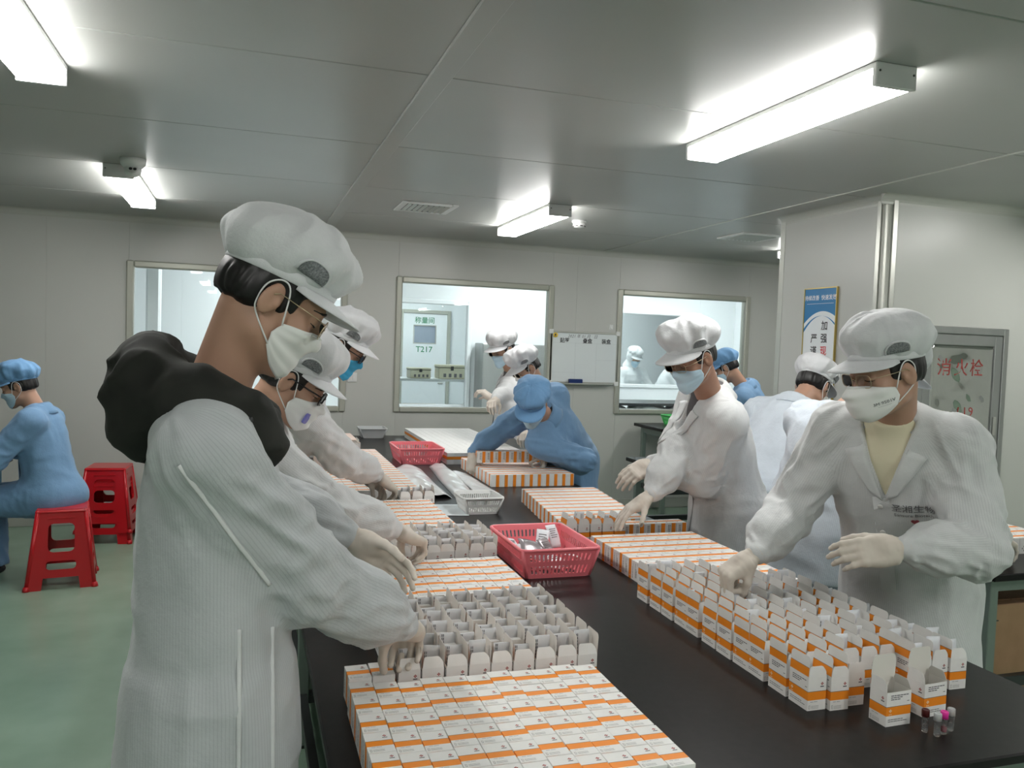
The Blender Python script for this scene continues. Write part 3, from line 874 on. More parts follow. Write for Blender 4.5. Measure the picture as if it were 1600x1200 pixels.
# ------------------------------------------------------------------ the room
ZC=2.626; YB=7.7
def panel_mat(name,c1,c2,rough,spec,bumps=.05):
    m=mat(name,c1,rough,spec=spec); n=NT(m); v=n.coord('Object',(1,1,1)); f=n.noise(v,1.3,2)
    n.l(n.ramp(f,[(.35,c1),(.65,c2)]),n.b.inputs['Base Color'])
    f2=n.noise(v,.8,2); n.bump(f2,bumps,.05); return m
M_['wall']=panel_mat('painted wall panel',(.52,.53,.50),(.54,.55,.52),.34,.45)
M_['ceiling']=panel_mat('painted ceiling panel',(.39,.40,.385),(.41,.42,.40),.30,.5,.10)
M_['bright']=panel_mat('bright white wall panel',(.78,.82,.83),(.81,.85,.86),.35,.4)
M_['alu']=mat('matt aluminium trim',(.50,.51,.47),.35,.55); M_['cove']=mat('cove trim',(.47,.48,.44),.38)
M_['frame']=mat('window frame',(.44,.45,.39),.35,.2); M_['joint']=mat('joint sealant',(.22,.23,.22),.7)
M_['glass']=clear('window glass',(.965,.985,.985),1.30,.01)
M_['floor']=mottled('green epoxy floor',(.225,.335,.25),(.275,.39,.30),3,.26)
M_['steel']=mottled('brushed steel',(.34,.36,.35),(.42,.43,.42),6,.35,stretch=(1,1,.1),metal=.7)
M_['black']=mottled('black worktop resin',(.008,.008,.008),(.014,.013,.013),40,.30,spec=.20)
M_['leg']=mat('grey green steel leg',(.22,.27,.24),.4,.3); M_['dark_metal']=mat('dark steel',(.03,.035,.035),.4)
M_['white_plastic']=mat('white plastic',(.75,.76,.75),.35); M_['blackplastic']=mat('black plastic',(.012,.012,.013),.3)
M_['tube']=mat('lit diffuser',(.9,.9,.9),.4,emit=(1.0,.985,.955),es=LIGHT_POWER)
M_['tube_inner']=mat('lit inner diffuser',(.9,.9,.9),.4,emit=(.97,1.0,1.0),es=LIGHT_POWER*1.2)
M_['lamp_metal']=mat('lamp sheet metal',(.60,.61,.60),.4)
M_['green_ink']=mat('green lettering',(.02,.22,.10),.6); M_['red_ink']=mat('dark red lettering',(.30,.04,.035),.6)

def st(o): o['kind']='structure'; return o
fl=MB(); fl.box((-4.5,-5,-.1),(7.6,YB,0),M_['floor']); st(fl.build('floor'))
# ceiling: panels with recessed joints, one proud strip
ce=empty('ceiling',(0,0,ZC)); st(ce)
b=MB(); b.box((-4.5,-5,.012),(7.6,YB,.08),M_['joint']); b.build('backing',ce)
xs=[-4.5,.62,3.39,7.6]; ys=[-5,-3.96,-2.80,-1.63,-.47,.70,1.86,3.03,4.19,5.36,6.52,YB]
for i in range(3):
    for j in range(len(ys)-1):
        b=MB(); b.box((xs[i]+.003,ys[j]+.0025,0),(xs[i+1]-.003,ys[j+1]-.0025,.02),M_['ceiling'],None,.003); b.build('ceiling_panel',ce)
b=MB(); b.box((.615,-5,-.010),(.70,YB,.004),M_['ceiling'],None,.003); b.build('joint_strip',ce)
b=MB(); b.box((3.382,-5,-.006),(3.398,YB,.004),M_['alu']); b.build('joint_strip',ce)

def wall_panels(name,openings,x0,x1,y,th,z1,mt,step=1.18,start=0):
    """a wall along x at depth y, front face towards -y, made of upright panels around window openings"""
    w_=empty(name,(0,y,0)); st(w_)
    bk=set([x0,x1]); 
    for o in openings: bk|={o[0],o[1]}
    x=x0+start
    while x<x1:
        if not any(o[0]-.25<x<o[1]+.25 for o in openings) and x>x0: bk.add(x)
        x+=step
    bk=sorted(bk)
    for a,c in zip(bk[:-1],bk[1:]):
        op=[o for o in openings if o[0]-1e-6<=a and c<=o[1]+1e-6]
        spans=[(0,z1)] if not op else [(0,op[0][2]),(op[0][3],z1)]
        for (za,zb) in spans:
            b=MB(); b.box((a+.0003,0,za),(c-.0003,th,zb),mt,None,.0012); b.build('wall_panel',w_)
    return w_
W0=(-.965,.85,1.0,2.235); W1=(1.335,2.87,1.0,2.235); W2=(3.60,5.12,1.0,2.235)
wall_panels('wall_back',[W0,W1,W2],-4.5,7.6,YB,.08,ZC,M_['wall'],1.18,.55)
b=MB(); b.box((-4.6,-5,0),(-4.5,YB,ZC),M_['wall']); st(b.build('wall_left'))
b=MB(); b.box((7.6,-5,0),(7.7,YB,ZC),M_['wall']); st(b.build('wall_right'))
b=MB(); b.box((-4.6,-5.1,0),(7.7,-5,ZC),M_['wall']); st(b.build('wall_front'))
# cove where wall meets ceiling
def cove(name,p0,p1,nrm,r=.055,up=-1,z=ZC):
    p0=Vector(p0);p1=Vector(p1);n_=Vector(nrm); V=[];F=[]
    prof=[(0,0)]+[(r-r*math.cos(a),r-r*math.sin(a)) for a in [R(90*k/6) for k in range(7)]][::-1]
    prof=[(0,r)]+[(r*(1-math.cos(R(90*k/6))), r*(1-math.sin(R(90*k/6)))) for k in range(7)]+[(r,0),(0,0)]
    for p in (p0,p1):
        for (u,v) in prof: V.append(p+n_*u+Vector((0,0,up*v)))
    m=len(prof)
    for i in range(m): F.append((i,(i+1)%m,m+(i+1)%m,m+i))
    F.append(tuple(range(m))); F.append(tuple(range(2*m-1,m-1,-1)))
    bb=MB(); bb.add(V,F,M_['cove'],None,False); return st(bb.build(name))
cove('trim_1',(-4.5,YB,ZC),(7.6,YB,ZC),(0,-1,0))
b=MB(); b.box((-4.5,YB-.012,0),(7.6,YB,.10),M_['cove'],None,.003); st(b.build('baseboard_back'))

def window(name,o,y,th,mt=None,glass=True,mid=False):
    x0,x1,z0,z1=o; w_=empty(name,((x0+x1)/2,y,z0)); st(w_); cx=(x0+x1)/2
    f=MB(); t=.038; d=.022
    for (lo,hi) in (((x0-.02,-d,z0-.02),(x0+t,th,z1+.02)),((x1-t,-d,z0-.02),(x1+.02,th,z1+.02)),((x0+t,-d,z1-t),(x1-t,th,z1+.02)),((x0+t,-d,z0-.02),(x1-t,th,z0+t-.008))):
        f.box((lo[0]-cx,lo[1],lo[2]-z0),(hi[0]-cx,hi[1],hi[2]-z0),mt or M_['frame'],None,.010)
    f.build('window_frame',w_)
    g=MB(); g.box((x0+t-.004-cx,.030,t-.012),(x1-t+.004-cx,.034,z1-z0-t+.004),M_['glass']); g.build('pane',w_)
    return w_
window('window_1',W0,YB,.08); window('window_2',W1,YB,.08); window('window_3',W2,YB,.08)

# pillar wall on the right with rounded corner profile
PX,PY,PY2=3.63,4.063,5.09
pl=empty('wall_pillar',(PX,PY,0)); st(pl)
b=MB(); b.box((.045,.0,0),(3.97,.10,ZC),M_['wall'],None,.002); b.build('wall_panel',pl)
b=MB(); b.box((0,.045,0),(.10,PY2-PY-.03,ZC),M_['wall'],None,.002); b.build('wall_panel',pl)
b=MB(); b.box((.0,PY2-PY-.03,0),(3.97,PY2-PY,ZC),M_['wall'],None,.002); b.build('wall_panel',pl)
b=MB(); V=[];F=[]
arc=[(.045-.04*math.sin(R(a)),.045-.04*math.cos(R(a))) for a in range(0,91,10)]
prof=[(.075,-.006),(.045,-.006)]+arc+[(-.006,.045),(-.006,.075)]
prof+= [(x+.012,y+.012) for (x,y) in prof[::-1]]
for z in (0,ZC):
    for p in prof: V.append((p[0],p[1],z))
m_=len(prof)
for i in range(m_): F.append((i,(i+1)%m_,m_+(i+1)%m_,m_+i))
b.add(V,F,M_['alu'],None,False); b.build('corner_profile',pl)
b=MB(); b.box((-.004,PY2-PY-.05,0),(.006,PY2-PY+.004,ZC),M_['alu'],None,.002); b.build('corner_profile',pl)
cove('trim_2',(PX,PY+.0,ZC),(PX,PY2,ZC),(-1,0,0)); cove('trim_3',(PX-.05,PY,ZC),(7.6,PY,ZC),(0,-1,0))
# hydrant cabinet let into the pillar wall
hc=empty('hydrant_cabinet',(4.265,PY,0)); tag(hc,'steel hydrant cabinet with mirror-bright door and red lettering in pillar wall','cabinet')
b=MB()
for (lo,hi) in (((-.355,-.018,.35),(-.315,.0,1.86)),((.315,-.018,.35),(.355,.0,1.86)),((-.315,-.018,1.815),(.315,.0,1.86)),((-.315,-.018,.35),(.315,.0,.395))):
    b.box(lo,hi,M_['steel'],None,.004)
b.build('cabinet_frame',hc)
b=MB()
for (lo,hi) in (((-.31,-.014,.40),(-.25,-.001,1.81)),((.25,-.014,.40),(.31,-.001,1.81)),((-.25,-.014,1.745),(.25,-.001,1.81)),((-.25,-.014,.40),(.25,-.001,.46)),((-.25,-.014,.98),(.25,-.001,1.03))):
    b.box(lo,hi,M_['steel'],None,.003)
dr=b.build('door',hc)
mm=mat('wavy mirror film',(.80,.80,.79),.05,1.0)
def film_y(x,z):
    e_=max(0,min(1,6*min(x/.5+.5,.5-x/.5),6*min((z-1.03)/.715,1-(z-1.03)/.715)))
    return -.0085-e_*(.0075+.0060*math.sin(23*x+9*z)+.0045*math.sin(31*z-14*x+1)+.0030*math.sin(47*x+38*z))
G=[]
for i in range(36):
    z=1.03+.715*i/35; row=[]
    for j in range(26):
        x=-.25+.5*j/25; row.append((x,film_y(x,z),z))
    G.append(row)
link('mirror_film',grid_mesh('mirror_film',G[::-1],.001),mm,dr)
b=MB(); b.box((-.25,-.007,.46),(.25,-.002,.98),M_['steel']); b.box((-.25,-.006,1.03),(.25,-.002,1.745),M_['steel']); b.build('door_panel',dr)
b=MB(); b.box((.262,-.024,1.18),(.285,-.014,1.30),M_['alu'],None,.003); b.build('handle',dr)
for (t_,s_,x_,z_) in (('消火栓',.115,-.02,1.60),('119',.075,.03,1.33)):
    V,F=text_mesh(t_,s_,.0006,spacing=1.25); link('red_lettering',mesh('lettering',[(v.x+x_,film_y(v.x+x_,v.y+z_)-.0008-v.z,v.y+z_) for v in V],F),M_['red_ink'],dr)
# ------------------------------------------------------------------ rooms behind the windows
Y2=9.9
V0=(-.8,.35,.95,2.12); V1=(1.70,2.62,.86,2.15); V2=(4.50,5.83,1.16,2.15)
wall_panels('wall_inner',[V1,V2],-2.2,7.6,Y2,.06,ZC,M_['bright'],1.2,.3)
window('window_4',V1,Y2,.06,M_['bright']); window('window_5',V2,Y2,.06,M_['bright'])
b=MB(); b.box((-2.2,YB+.085,-.05),(7.6,15,0),M_['bright']); st(b.build('floor_inner'))
b=MB(); b.box((-2.2,YB+.085,ZC),(7.6,15,ZC+.06),M_['bright']); st(b.build('ceiling_inner'))
b=MB(); b.box((-2.25,YB+.085,0),(-2.2,15,ZC),M_['bright']); st(b.build('wall_inner_left'))
b=MB(); b.box((6.38,YB+.085,0),(6.45,Y2,ZC),M_['bright']); st(b.build('wall_inner_right'))
b=MB(); b.box((-.93,YB+.9,0),(-.80,YB+1.03,ZC),M_['bright'],None,.02); st(b.build('trim_4'))
b=MB(); b.box((-2.2,12.6,0),(7.6,12.66,ZC),M_['bright']); st(b.build('wall_inner_far'))
b=MB(); b.box((3.7,Y2+.07,0),(3.78,12.6,ZC),M_['bright']); st(b.build('wall_inner_cross'))
# weighing room door with lettering
dd=empty('door_1',(2.615,12.6,0)); st(dd)
b=MB()
for (lo,hi) in (((-.40,-.05,0),(-.345,0,2.14)),((.345,-.05,0),(.40,0,2.14)),((-.345,-.05,2.085),(.345,0,2.14))): b.box(lo,hi,M_['frame'],None,.004)
b.build('door_frame',dd)
b=MB()
for (lo,hi) in (((-.345,-.03,0),(-.175,-.005,2.085)),((.165,-.03,0),(.345,-.005,2.085)),((-.175,-.03,0),(.165,-.005,1.63)),((-.175,-.03,1.90),(.165,-.005,2.085))): b.box(lo,hi,M_['bright'])
b.build('door_leaf',dd)
b=MB(); b.box((-.175,-.022,1.63),(.165,-.012,1.90),mat('dim pane',(.30,.35,.42),.12)); b.build('pane',dd)
b=MB()
for (lo,hi) in (((-.185,-.036,1.62),(-.168,-.03,1.91)),((.158,-.036,1.62),(.175,-.03,1.91)),((-.168,-.036,1.62),(.158,-.03,1.637)),((-.168,-.036,1.893),(.158,-.03,1.91))): b.box(lo,hi,M_['alu'])
b.build('pane_frame',dd)
for (t_,s_,z_) in (('称量间',.105,1.975),('T217',.125,1.53)):
    V,F=text_mesh(t_,s_,.001,bold=.001); link('green_lettering',mesh('lettering',[(v.x-.01,-.0315-v.z,v.y+z_) for v in V],F),M_['green_ink'],dd)
b=MB(); b.box((.22,-.06,1.0),(.30,-.03,1.03),M_['alu'],None,.006); b.build('handle',dd)
# shelf behind the inner window with cream boxes
sh=MB(); sh.box((1.3,Y2+.10,1.165),(3.2,Y2+.60,1.195),M_['bright'],None,.004); sh.box((1.3,Y2+.10,.62),(3.2,Y2+.60,.645),M_['bright'],None,.004)
for x in (1.33,3.13): sh.box((x,Y2+.13,0),(x+.04,Y2+.17,1.165),M_['bright']); sh.box((x,Y2+.53,0),(x+.04,Y2+.57,1.165),M_['bright'])
o=sh.build('shelf_rack'); tag(o,'white two-tier shelf rack behind the inner glass pane','rack')
M_['cream']=mat('cream plastic',(.72,.69,.52),.4)
def cream_box(x,y,z,wd,dp,ht,lab):
    e=empty('storage_box',(x,y,z)); tag(e,lab,'box','cream boxes behind the glass')
    b=MB(); b.box((-wd/2,0,0),(wd/2,dp,ht*.8),M_['cream'],None,.008); b.build('body',e)
    b=MB(); b.box((-wd/2-.006,-.006,ht*.8),(wd/2+.006,dp+.006,ht),M_['cream'],None,.008); b.build('lid',e)
    b=MB(); b.box((-wd/2-.004,-.004,ht*.78),(wd/2+.004,dp,ht*.81),M_['dark_metal']); b.box((-.018,-.014,ht*.60),(.018,-.004,ht*.90),M_['dark_metal'],None,.003); b.build('clasp',e)
    b=MB()
    for k in range(4): b.box((-wd*.32+k*wd*.20,-.002,ht*.12),(-wd*.32+k*wd*.20+wd*.10,.001,ht*.38),M_['ink'])
    b.build('slot_print',e)
cream_box(2.06,Y2+.2,1.195,.26,.25,.13,'small cream storage box at left on upper white shelf behind glass')
cream_box(2.46,Y2+.2,1.195,.34,.25,.175,'large cream storage box with dark clasp on upper white shelf')
cream_box(2.10,Y2+.2,.645,.40,.25,.22,'cream box on lower white shelf standing in for the upper boxes reflected')  # solid box added in place of the reflection under the upper boxes
# stainless cupboard seen right of it
e=empty('steel_cupboard',(3.19,Y2-.36,0)); tag(e,'tall grey stainless cupboard against the wall behind the middle window','cupboard')
b=MB(); b.box((-.50,0,.08),(.50,.34,1.66),M_['steel'],None,.004); b.build('body',e)
for k,(x0,x1) in enumerate(((-.495,-.005),(.005,.495))):
    for (z0,z1) in ((.09,1.05),(1.06,1.65)):
        d_=MB(); d_.box((x0,-.018,z0),(x1,-.001,z1),M_['steel'],None,.003); d_=d_.build('door',e)
        hb=MB(); hb.box((x1-.05 if k==0 else x0+.03,-.030,(z0+z1)/2-.05),(x1-.03 if k==0 else x0+.05,-.018,(z0+z1)/2+.05),M_['alu'],None,.003); hb.build('handle',d_)
# bench and bags behind the right window
e=empty('side_bench',(4.85,8.9,0)); tag(e,'dark steel framed bench behind the right window','bench')
b=MB(); b.box((-1.1,-.3,1.00),(.58,.3,1.03),M_['dark_metal'],None,.003); b.build('bench_top',e)
for x in (-1.05,.50):
    for y in (-.26,.22):
        b=MB(); b.box((x,y,0),(x+.04,y+.04,1.0),M_['dark_metal']); b.build('leg',e)
b=MB(); b.box((-1.1,-.3,.86),(.58,.3,.88),M_['bright'],None,.003); b.build('lower_shelf',e)
def soft_bag(name,lab,c,r,mt,seed,group=None,h=.012):
    c=V3(c);r=V3(r); F=Field(c-r-.05,c+r+.05,h)
    F.put(ell(c,r),.02); rg=np.random.RandomState(seed)
    for k in range(5):
        q=c+(rg.rand(3)-.5)*r*1.2; F.put(ell(q,r*.45),.03)
    F.each(lambda x,y,z:-.012*ridge(x*11+seed,y*11,z*11)-.010*ridge(x*23,y*23+seed,z*23),.05)
    F.put(rbox((c[0],c[1],c[2]-r[2]-.95),(9,9,1-.0),.001),.002,'s') if False else None
    P,Q=F.extract(); z0=c[2]-r[2]*.72; P[:,2]=np.maximum(P[:,2],z0); o=Vector((c[0],c[1],z0)); P=P-np.array(o)
    ob=link(name,npmesh(name,P,Q),mt); ob.location=o; tag(ob,lab,'bag',group); return ob
M_['bag']=mat('clear plastic bag',(.80,.82,.84),.22,spec=.8,trans=.25)
for k,(x,lab) in enumerate(((4.05,'clear bag of tubes at left end of the bench lower shelf'),(4.55,'clear bag of tubes in middle of the bench lower shelf'),(5.05,'clear bag of tubes at right end of the bench lower shelf'))):
    soft_bag('tube_bag',lab,(x,8.86,.88+.055),(.22,.2,.076),M_['bag'],k+3,'bags behind the right window',.016)
# ------------------------------------------------------------------ lights
def lamp(x,y,lab,z=ZC,wd=.165,ln=1.22,ht=.078):
    e=empty('ceiling_light',(x,y,z)); tag(e,lab,'ceiling light','fluorescent ceiling lights')
    b=MB(); b.box((-wd/2,-ln/2+.004,-.020),(wd/2,ln/2-.004,-.0005),M_['lamp_metal'],None,.002); b.build('housing',e)
    b=MB(); V=[];F=[]; 
    pr=[(-wd/2+.003,-.021),(-wd/2+.003,-ht+.012),(-wd/2+.014,-ht),(wd/2-.014,-ht),(wd/2-.003,-ht+.012),(wd/2-.003,-.021)]
    for yy in (-ln/2+.012,ln/2-.012):
        for p in pr: V.append((p[0],yy,p[1]))
    for i in range(6): F.append((i,(i+1)%6,6+(i+1)%6,6+i))
    F.append(tuple(range(5,-1,-1)));F.append(tuple(range(6,12)))
    b.add(V,F,M_['tube_inner'] if y>YB else M_['tube']); b.build('diffuser',e)
    for s in (-1,1):
        b=MB(); b.box((-wd/2-.001,s*ln/2-.010,-ht-.001),(wd/2+.001,s*ln/2+.010,-.0005),M_['lamp_metal'],None,.003); 
        for q in (-1,1): b.lathe([(.0001,0),(.004,0),(.004,.002),(.0001,.003)],8,M_['dark_metal'],Matrix.Translation((q*wd*.42,s*(ln/2+.010),-.03))@Matrix.Rotation(-s*math.pi/2,4,'X'))
        b.build('end_cap',e)
    return e
lamp(-.737,2.86,'lit fluorescent batten light near the left ceiling corner')
lamp(-.737,5.98,'lit fluorescent batten light with dome camera at its end')
lamp(2.036,2.89,'large lit fluorescent batten light over the right table side')
lamp(2.036,5.98,'lit fluorescent batten light near the middle wall window')
lamp(4.80,6.05,'lit fluorescent batten light half hidden behind the pillar')
lamp(4.80,2.89,'lit fluorescent batten light in front of the pillar wall')
for x,n_ in ((-.737,'left'),(2.036,'middle'),(4.80,'right')):
    lamp(x,-.25,f'lit fluorescent batten light just behind the viewer, {n_} row'); lamp(x,-3.3,f'lit fluorescent batten light by the rear wall, {n_} row')
for (x,y,n_) in ((.2,8.8,'behind the left window'),(3.1,9.0,'behind the middle window'),(5.2,8.8,'behind the right window'),(2.2,11.4,'before the weighing room door'),(5.2,11.3,'over the gowned workers')): lamp(x,y,'lit fluorescent batten light '+n_)
# ------------------------------------------------------------------ fittings on ceiling and walls
def vent(x,y,lab,wd=.40,dp=.40,n=8):
    e=empty('air_vent',(x,y,ZC)); tag(e,lab,'vent','ceiling vents')
    b=MB(); f=.045
    for (lo,hi) in (((-wd/2,-dp/2,-.014),(-wd/2+f,dp/2,0)),((wd/2-f,-dp/2,-.014),(wd/2,dp/2,0)),((-wd/2+f,-dp/2,-.014),(wd/2-f,-dp/2+f,0)),((-wd/2+f,dp/2-f,-.014),(wd/2-f,dp/2,0))): b.box(lo,hi,M_['white_plastic'],None,.004)
    b.build('frame',e)
    b=MB(); b.box((-wd/2+f,-dp/2+f,-.003),(wd/2-f,dp/2-f,-.001),M_['blackplastic']); b.build('backing',e)
    me=None
    for k in range(n):
        x_=-wd/2+f+(wd-2*f)*(k+.5)/n
        if me is None:
            b=MB(); b.box((-.011,-dp/2+f,-.0012),(.011,dp/2-f,.0012),M_['alu'],Matrix.Rotation(R(40),4,'Y')); me=b.mesh('slat')
        o=link('slat',me,None,e); o.location=(x_,0,-.012)
vent(1.21,5.94,'square slatted air vent in the ceiling above the middle window')
vent(3.99,6.02,'square slatted air vent in the ceiling beside the pillar')
e=empty('smoke_detector',(2.425,5.97,ZC)); tag(e,'round white smoke detector on the ceiling beside a light','detector')
b=MB(); b.lathe([(.055,0),(.055,-.015),(.05,-.02)][::-1],20,M_['white_plastic']); b.build('base',e)
b=MB(); b.lathe([(.012,-.056),(.040,-.050),(.048,-.034),(.046,-.020)],20,M_['white_plastic']); b.build('cover',e)
for k in range(8):
    b=MB(); b.box((.0445,-.010,-.046),(.0485,.010,-.040),M_['blackplastic'],Matrix.Rotation(2*math.pi*k/8,4,'Z')); b.build('slot',e)
# dome camera
e=empty('dome_camera',(-.635,5.17,ZC)); tag(e,'white turret security camera on the ceiling before a lit batten','camera')
b=MB(); b.lathe([(.050,-.050),(.066,-.030),(.070,0)],24,M_['white_plastic']); b.build('base',e)
Ff=Field((-.06,-.06,-.115),(.06,.06,-.02),.004); Ff.put(ell((0,0,-.062),(.046,.046,.042)),.0); P,Q=Ff.extract(); link('ball',npmesh('ball',P,Q),M_['white_plastic'],e)
mx=Matrix.Translation((.004,-.020,-.078))@Matrix.Rotation(R(62),4,'X')
b=MB(); b.lathe([(.022,.018),(.028,.022),(.028,.030),(.020,.032)],20,M_['white_plastic'],mx); b.build('lens_ring',e)
for q in (-.010,.012):
    b=MB(); b.lathe([(.0002,.030),(.0095,.031),(.0095,.0335),(.0002,.0345)],14,M_['blackplastic'],mx@Matrix.Translation((q,0,0))); b.build('lens',e)
# whiteboard
wb=empty('whiteboard',(3.23,YB,1.545)); tag(wb,'white marker board with handwriting hung between two wall windows','board')
wx,wz=.362,.255
b=MB(); b.box((-wx,-.016,-wz),(wx,-.004,wz),mat('whiteboard enamel',(.72,.77,.78),.18)); b.build('board',wb)
b=MB()
for (lo,hi) in (((-wx-.008,-.022,-wz),(-wx+.012,0,wz)),((wx-.012,-.022,-wz),(wx+.008,0,wz)),((-wx,-.022,wz-.012),(wx,0,wz+.008)),((-wx,-.022,-wz-.008),(wx,0,-wz+.012))): b.box(lo,hi,M_['alu'],None,.003)
b.build('frame',wb)
for sx in (-1,1):
    for sz in (-1,1):
        b=MB(); b.box((sx*wx-.024,-.026,sz*wz-.024),(sx*wx+.024,0,sz*wz+.024),M_['white_plastic'],None,.006); b.build('corner_cap',wb)
b=MB(); b.box((-.28,-.060,-wz-.012),(.30,-.022,-wz-.004),M_['alu'],None,.002); b.box((-.28,-.062,-wz-.012),(.30,-.058,-wz+.002),M_['alu'],None,.001); b.build('pen_tray',wb)
M_['marker']=mat('black marker ink',(.05,.05,.055),.6); M_['blackcard']=mat('dark printed label',(.09,.085,.08),.7)
def wtext(t,s,x,z,m,par,nm='handwriting',bold=0,slant=0,y=-.0165):
    V,F=text_mesh(t,s,.0004,bold=bold); return link(nm,mesh(nm,[(v.x+x+slant*v.y,y-v.z,v.y+z) for v in V],F),m,par)
wtext('2021 年 01 月   日',.042,-.02,wz-.042,M_['marker'],wb,bold=-.0003,slant=.25)
for (t,x) in (('贴签',-.215),('叠盒',.03),('装盒',.235)): wtext(t,.052,x,wz-.088,M_['marker'],wb,'printed_label',.001)
b=MB()
for (x0,z0,x1,z1) in ((-.35,.145,.35,.1465),(-.10,-.23,-.0985,.145),(.13,-.23,.1315,.145),(-.35,-.15,-.10,-.1485),(.13,-.02,.35,-.0185)): b.box((x0,-.0167,z0),(x1,-.0160,z1),mat('faint grid line',(.50,.54,.55),.5))
b.build('ruled_lines',wb)
b=MB(); b.lathe([(.0002,0),(.024,0),(.024,.006),(.022,.008),(.0002,.008)],24,mat('yellow badge',(.80,.55,.05),.4),Matrix.Translation((-wx+.045,-.0165,wz-.035))@Matrix.Rotation(R(90),4,'X'))
b.build('badge',wb)
bb=MB(); bb.box((-.009,0,-.011),(.006,.0008,.010),M_['marker']); o=bb.build('badge_mark',wb); o.location=(-wx+.045,-.0255,wz-.033)
e=empty('board_eraser',(3.135,YB-.0445,1.545-wz-.004)); tag(e,'dark blue felt eraser standing on the whiteboard tray','eraser')
b=MB(); b.box((-.072,-.017,0),(.072,.012,.046),mat('navy plastic',(.010,.030,.14),.45),None,.006); b.build('grip',e)
b=MB(); b.box((-.070,.012,.003),(.070,.0235,.043),mat('grey felt',(.08,.08,.09),.9)); b.build('felt',e)
e=empty('wall_hook',(3.52,YB,1.865)); tag(e,'small white adhesive hook on the wall above the whiteboard','hook')
b=MB(); b.box((-.02,-.004,-.025),(.02,0,.025),M_['white_plastic'],None,.0015); b.build('plate',e)
b=MB(); b.tube([(0,-.004,.0),(0,-.012,-.018),(0,-.022,-.020),(0,-.024,-.008)],.003,6,M_['white_plastic']); b.build('hook',e)
e=empty('light_switch',(.93,YB,1.30)); tag(e,'white wall switch left of the middle window','switch')
b=MB(); b.box((-.043,-.009,-.043),(.043,0,.043),M_['white_plastic'],None,.003); b.build('plate',e)
for s in (-1,1):
    b=MB(); b.box((s*.017-.013,-.013,-.028),(s*.017+.013,-.008,.028),M_['white_plastic'],None,.002); b.build('rocker',e)
# poster on the pillar side face
ps=empty('slogan_sign',(PX,4.615,1.55)); tag(ps,'tall white slogan sign with blue head on the pillar','sign')
pw,ph=.158,.545
def pm(u,v,d=0): return (-d,-u,v)        # u to the viewer's right, v up, d off the wall
b=MB(); V,F=[],[]
b.box((-.012,-pw,-ph),(0,pw,ph),mat('white sign face',(.80,.84,.86),.3)); b.build('board',ps)
b=MB(); gm=mat('gold edge',(.50,.38,.12),.35,.7)
for (lo,hi) in (((-.016,-pw-.006,-ph-.006),(0,-pw,ph+.006)),((-.016,pw,-ph-.006),(0,pw+.006,ph+.006)),((-.016,-pw,ph),(0,pw,ph+.006)),((-.016,-pw,-ph-.006),(0,pw,-ph))): b.box(lo,hi,gm)
b.build('edge_frame',ps)
bl=mat('sign blue',(.015,.19,.44),.35)
def swoosh(z_edge,top,m,d,name):
    n=24; V=[];F=[]
    for k in range(n+1):
        u=-pw+2*pw*k/n; V+=[pm(u,z_edge(u),d),pm(u,top(u),d)]
    for k in range(n): F.append((2*k,2*k+2,2*k+3,2*k+1))
    link(name,mesh(name,V,F),m,ps)
ar=lambda u: ph-.150-.105*((u-.03)/pw)**2*.55
swoosh(lambda u:ar(u),lambda u:ph,bl,.0123,'blue_head')
swoosh(lambda u:ar(u)-.030-.03*(u/pw)**2,lambda u:ar(u)-.030-.03*(u/pw)**2+max(.0002,.020*abs((u-.03)/pw)**1.5),bl,.0123,'blue_arc')
M_['white_ink']=mat('white lettering',(.85,.87,.88),.6); M_['black_ink']=mat('black lettering',(.015,.015,.018),.6); M_['bright_red_ink']=mat('red lettering',(.62,.02,.03),.6)
def ptext(t,s,u,v,m,bold=0.0,nm='lettering'):
    V,F=text_mesh(t,s,.0003,bold=bold); link(nm,mesh(nm,[pm(q.x+u,q.y+v,.0128+q.z) for q in V],F),m,ps)
ptext('持续改善  快速发展',.037,0,ph-.062,M_['white_ink'],.0004)
bb=MB(); bb.box((-.0128,-pw*.85,ph-.100),(-.0122,pw*.85,ph-.098),M_['white_ink']); bb.build('thin_rule',ps)
for k,ch in enumerate('加强现场工序管理'): ptext(ch,.066,.055,ph-.250-k*.083,M_['bright_red_ink'] if ch in '现场' else M_['black_ink'],.0008)
for k,ch in enumerate('严谨过程因素控制'): ptext(ch,.066,-.045,ph-.335-k*.083,M_['bright_red_ink'] if ch in '控制' else M_['black_ink'],.0008)
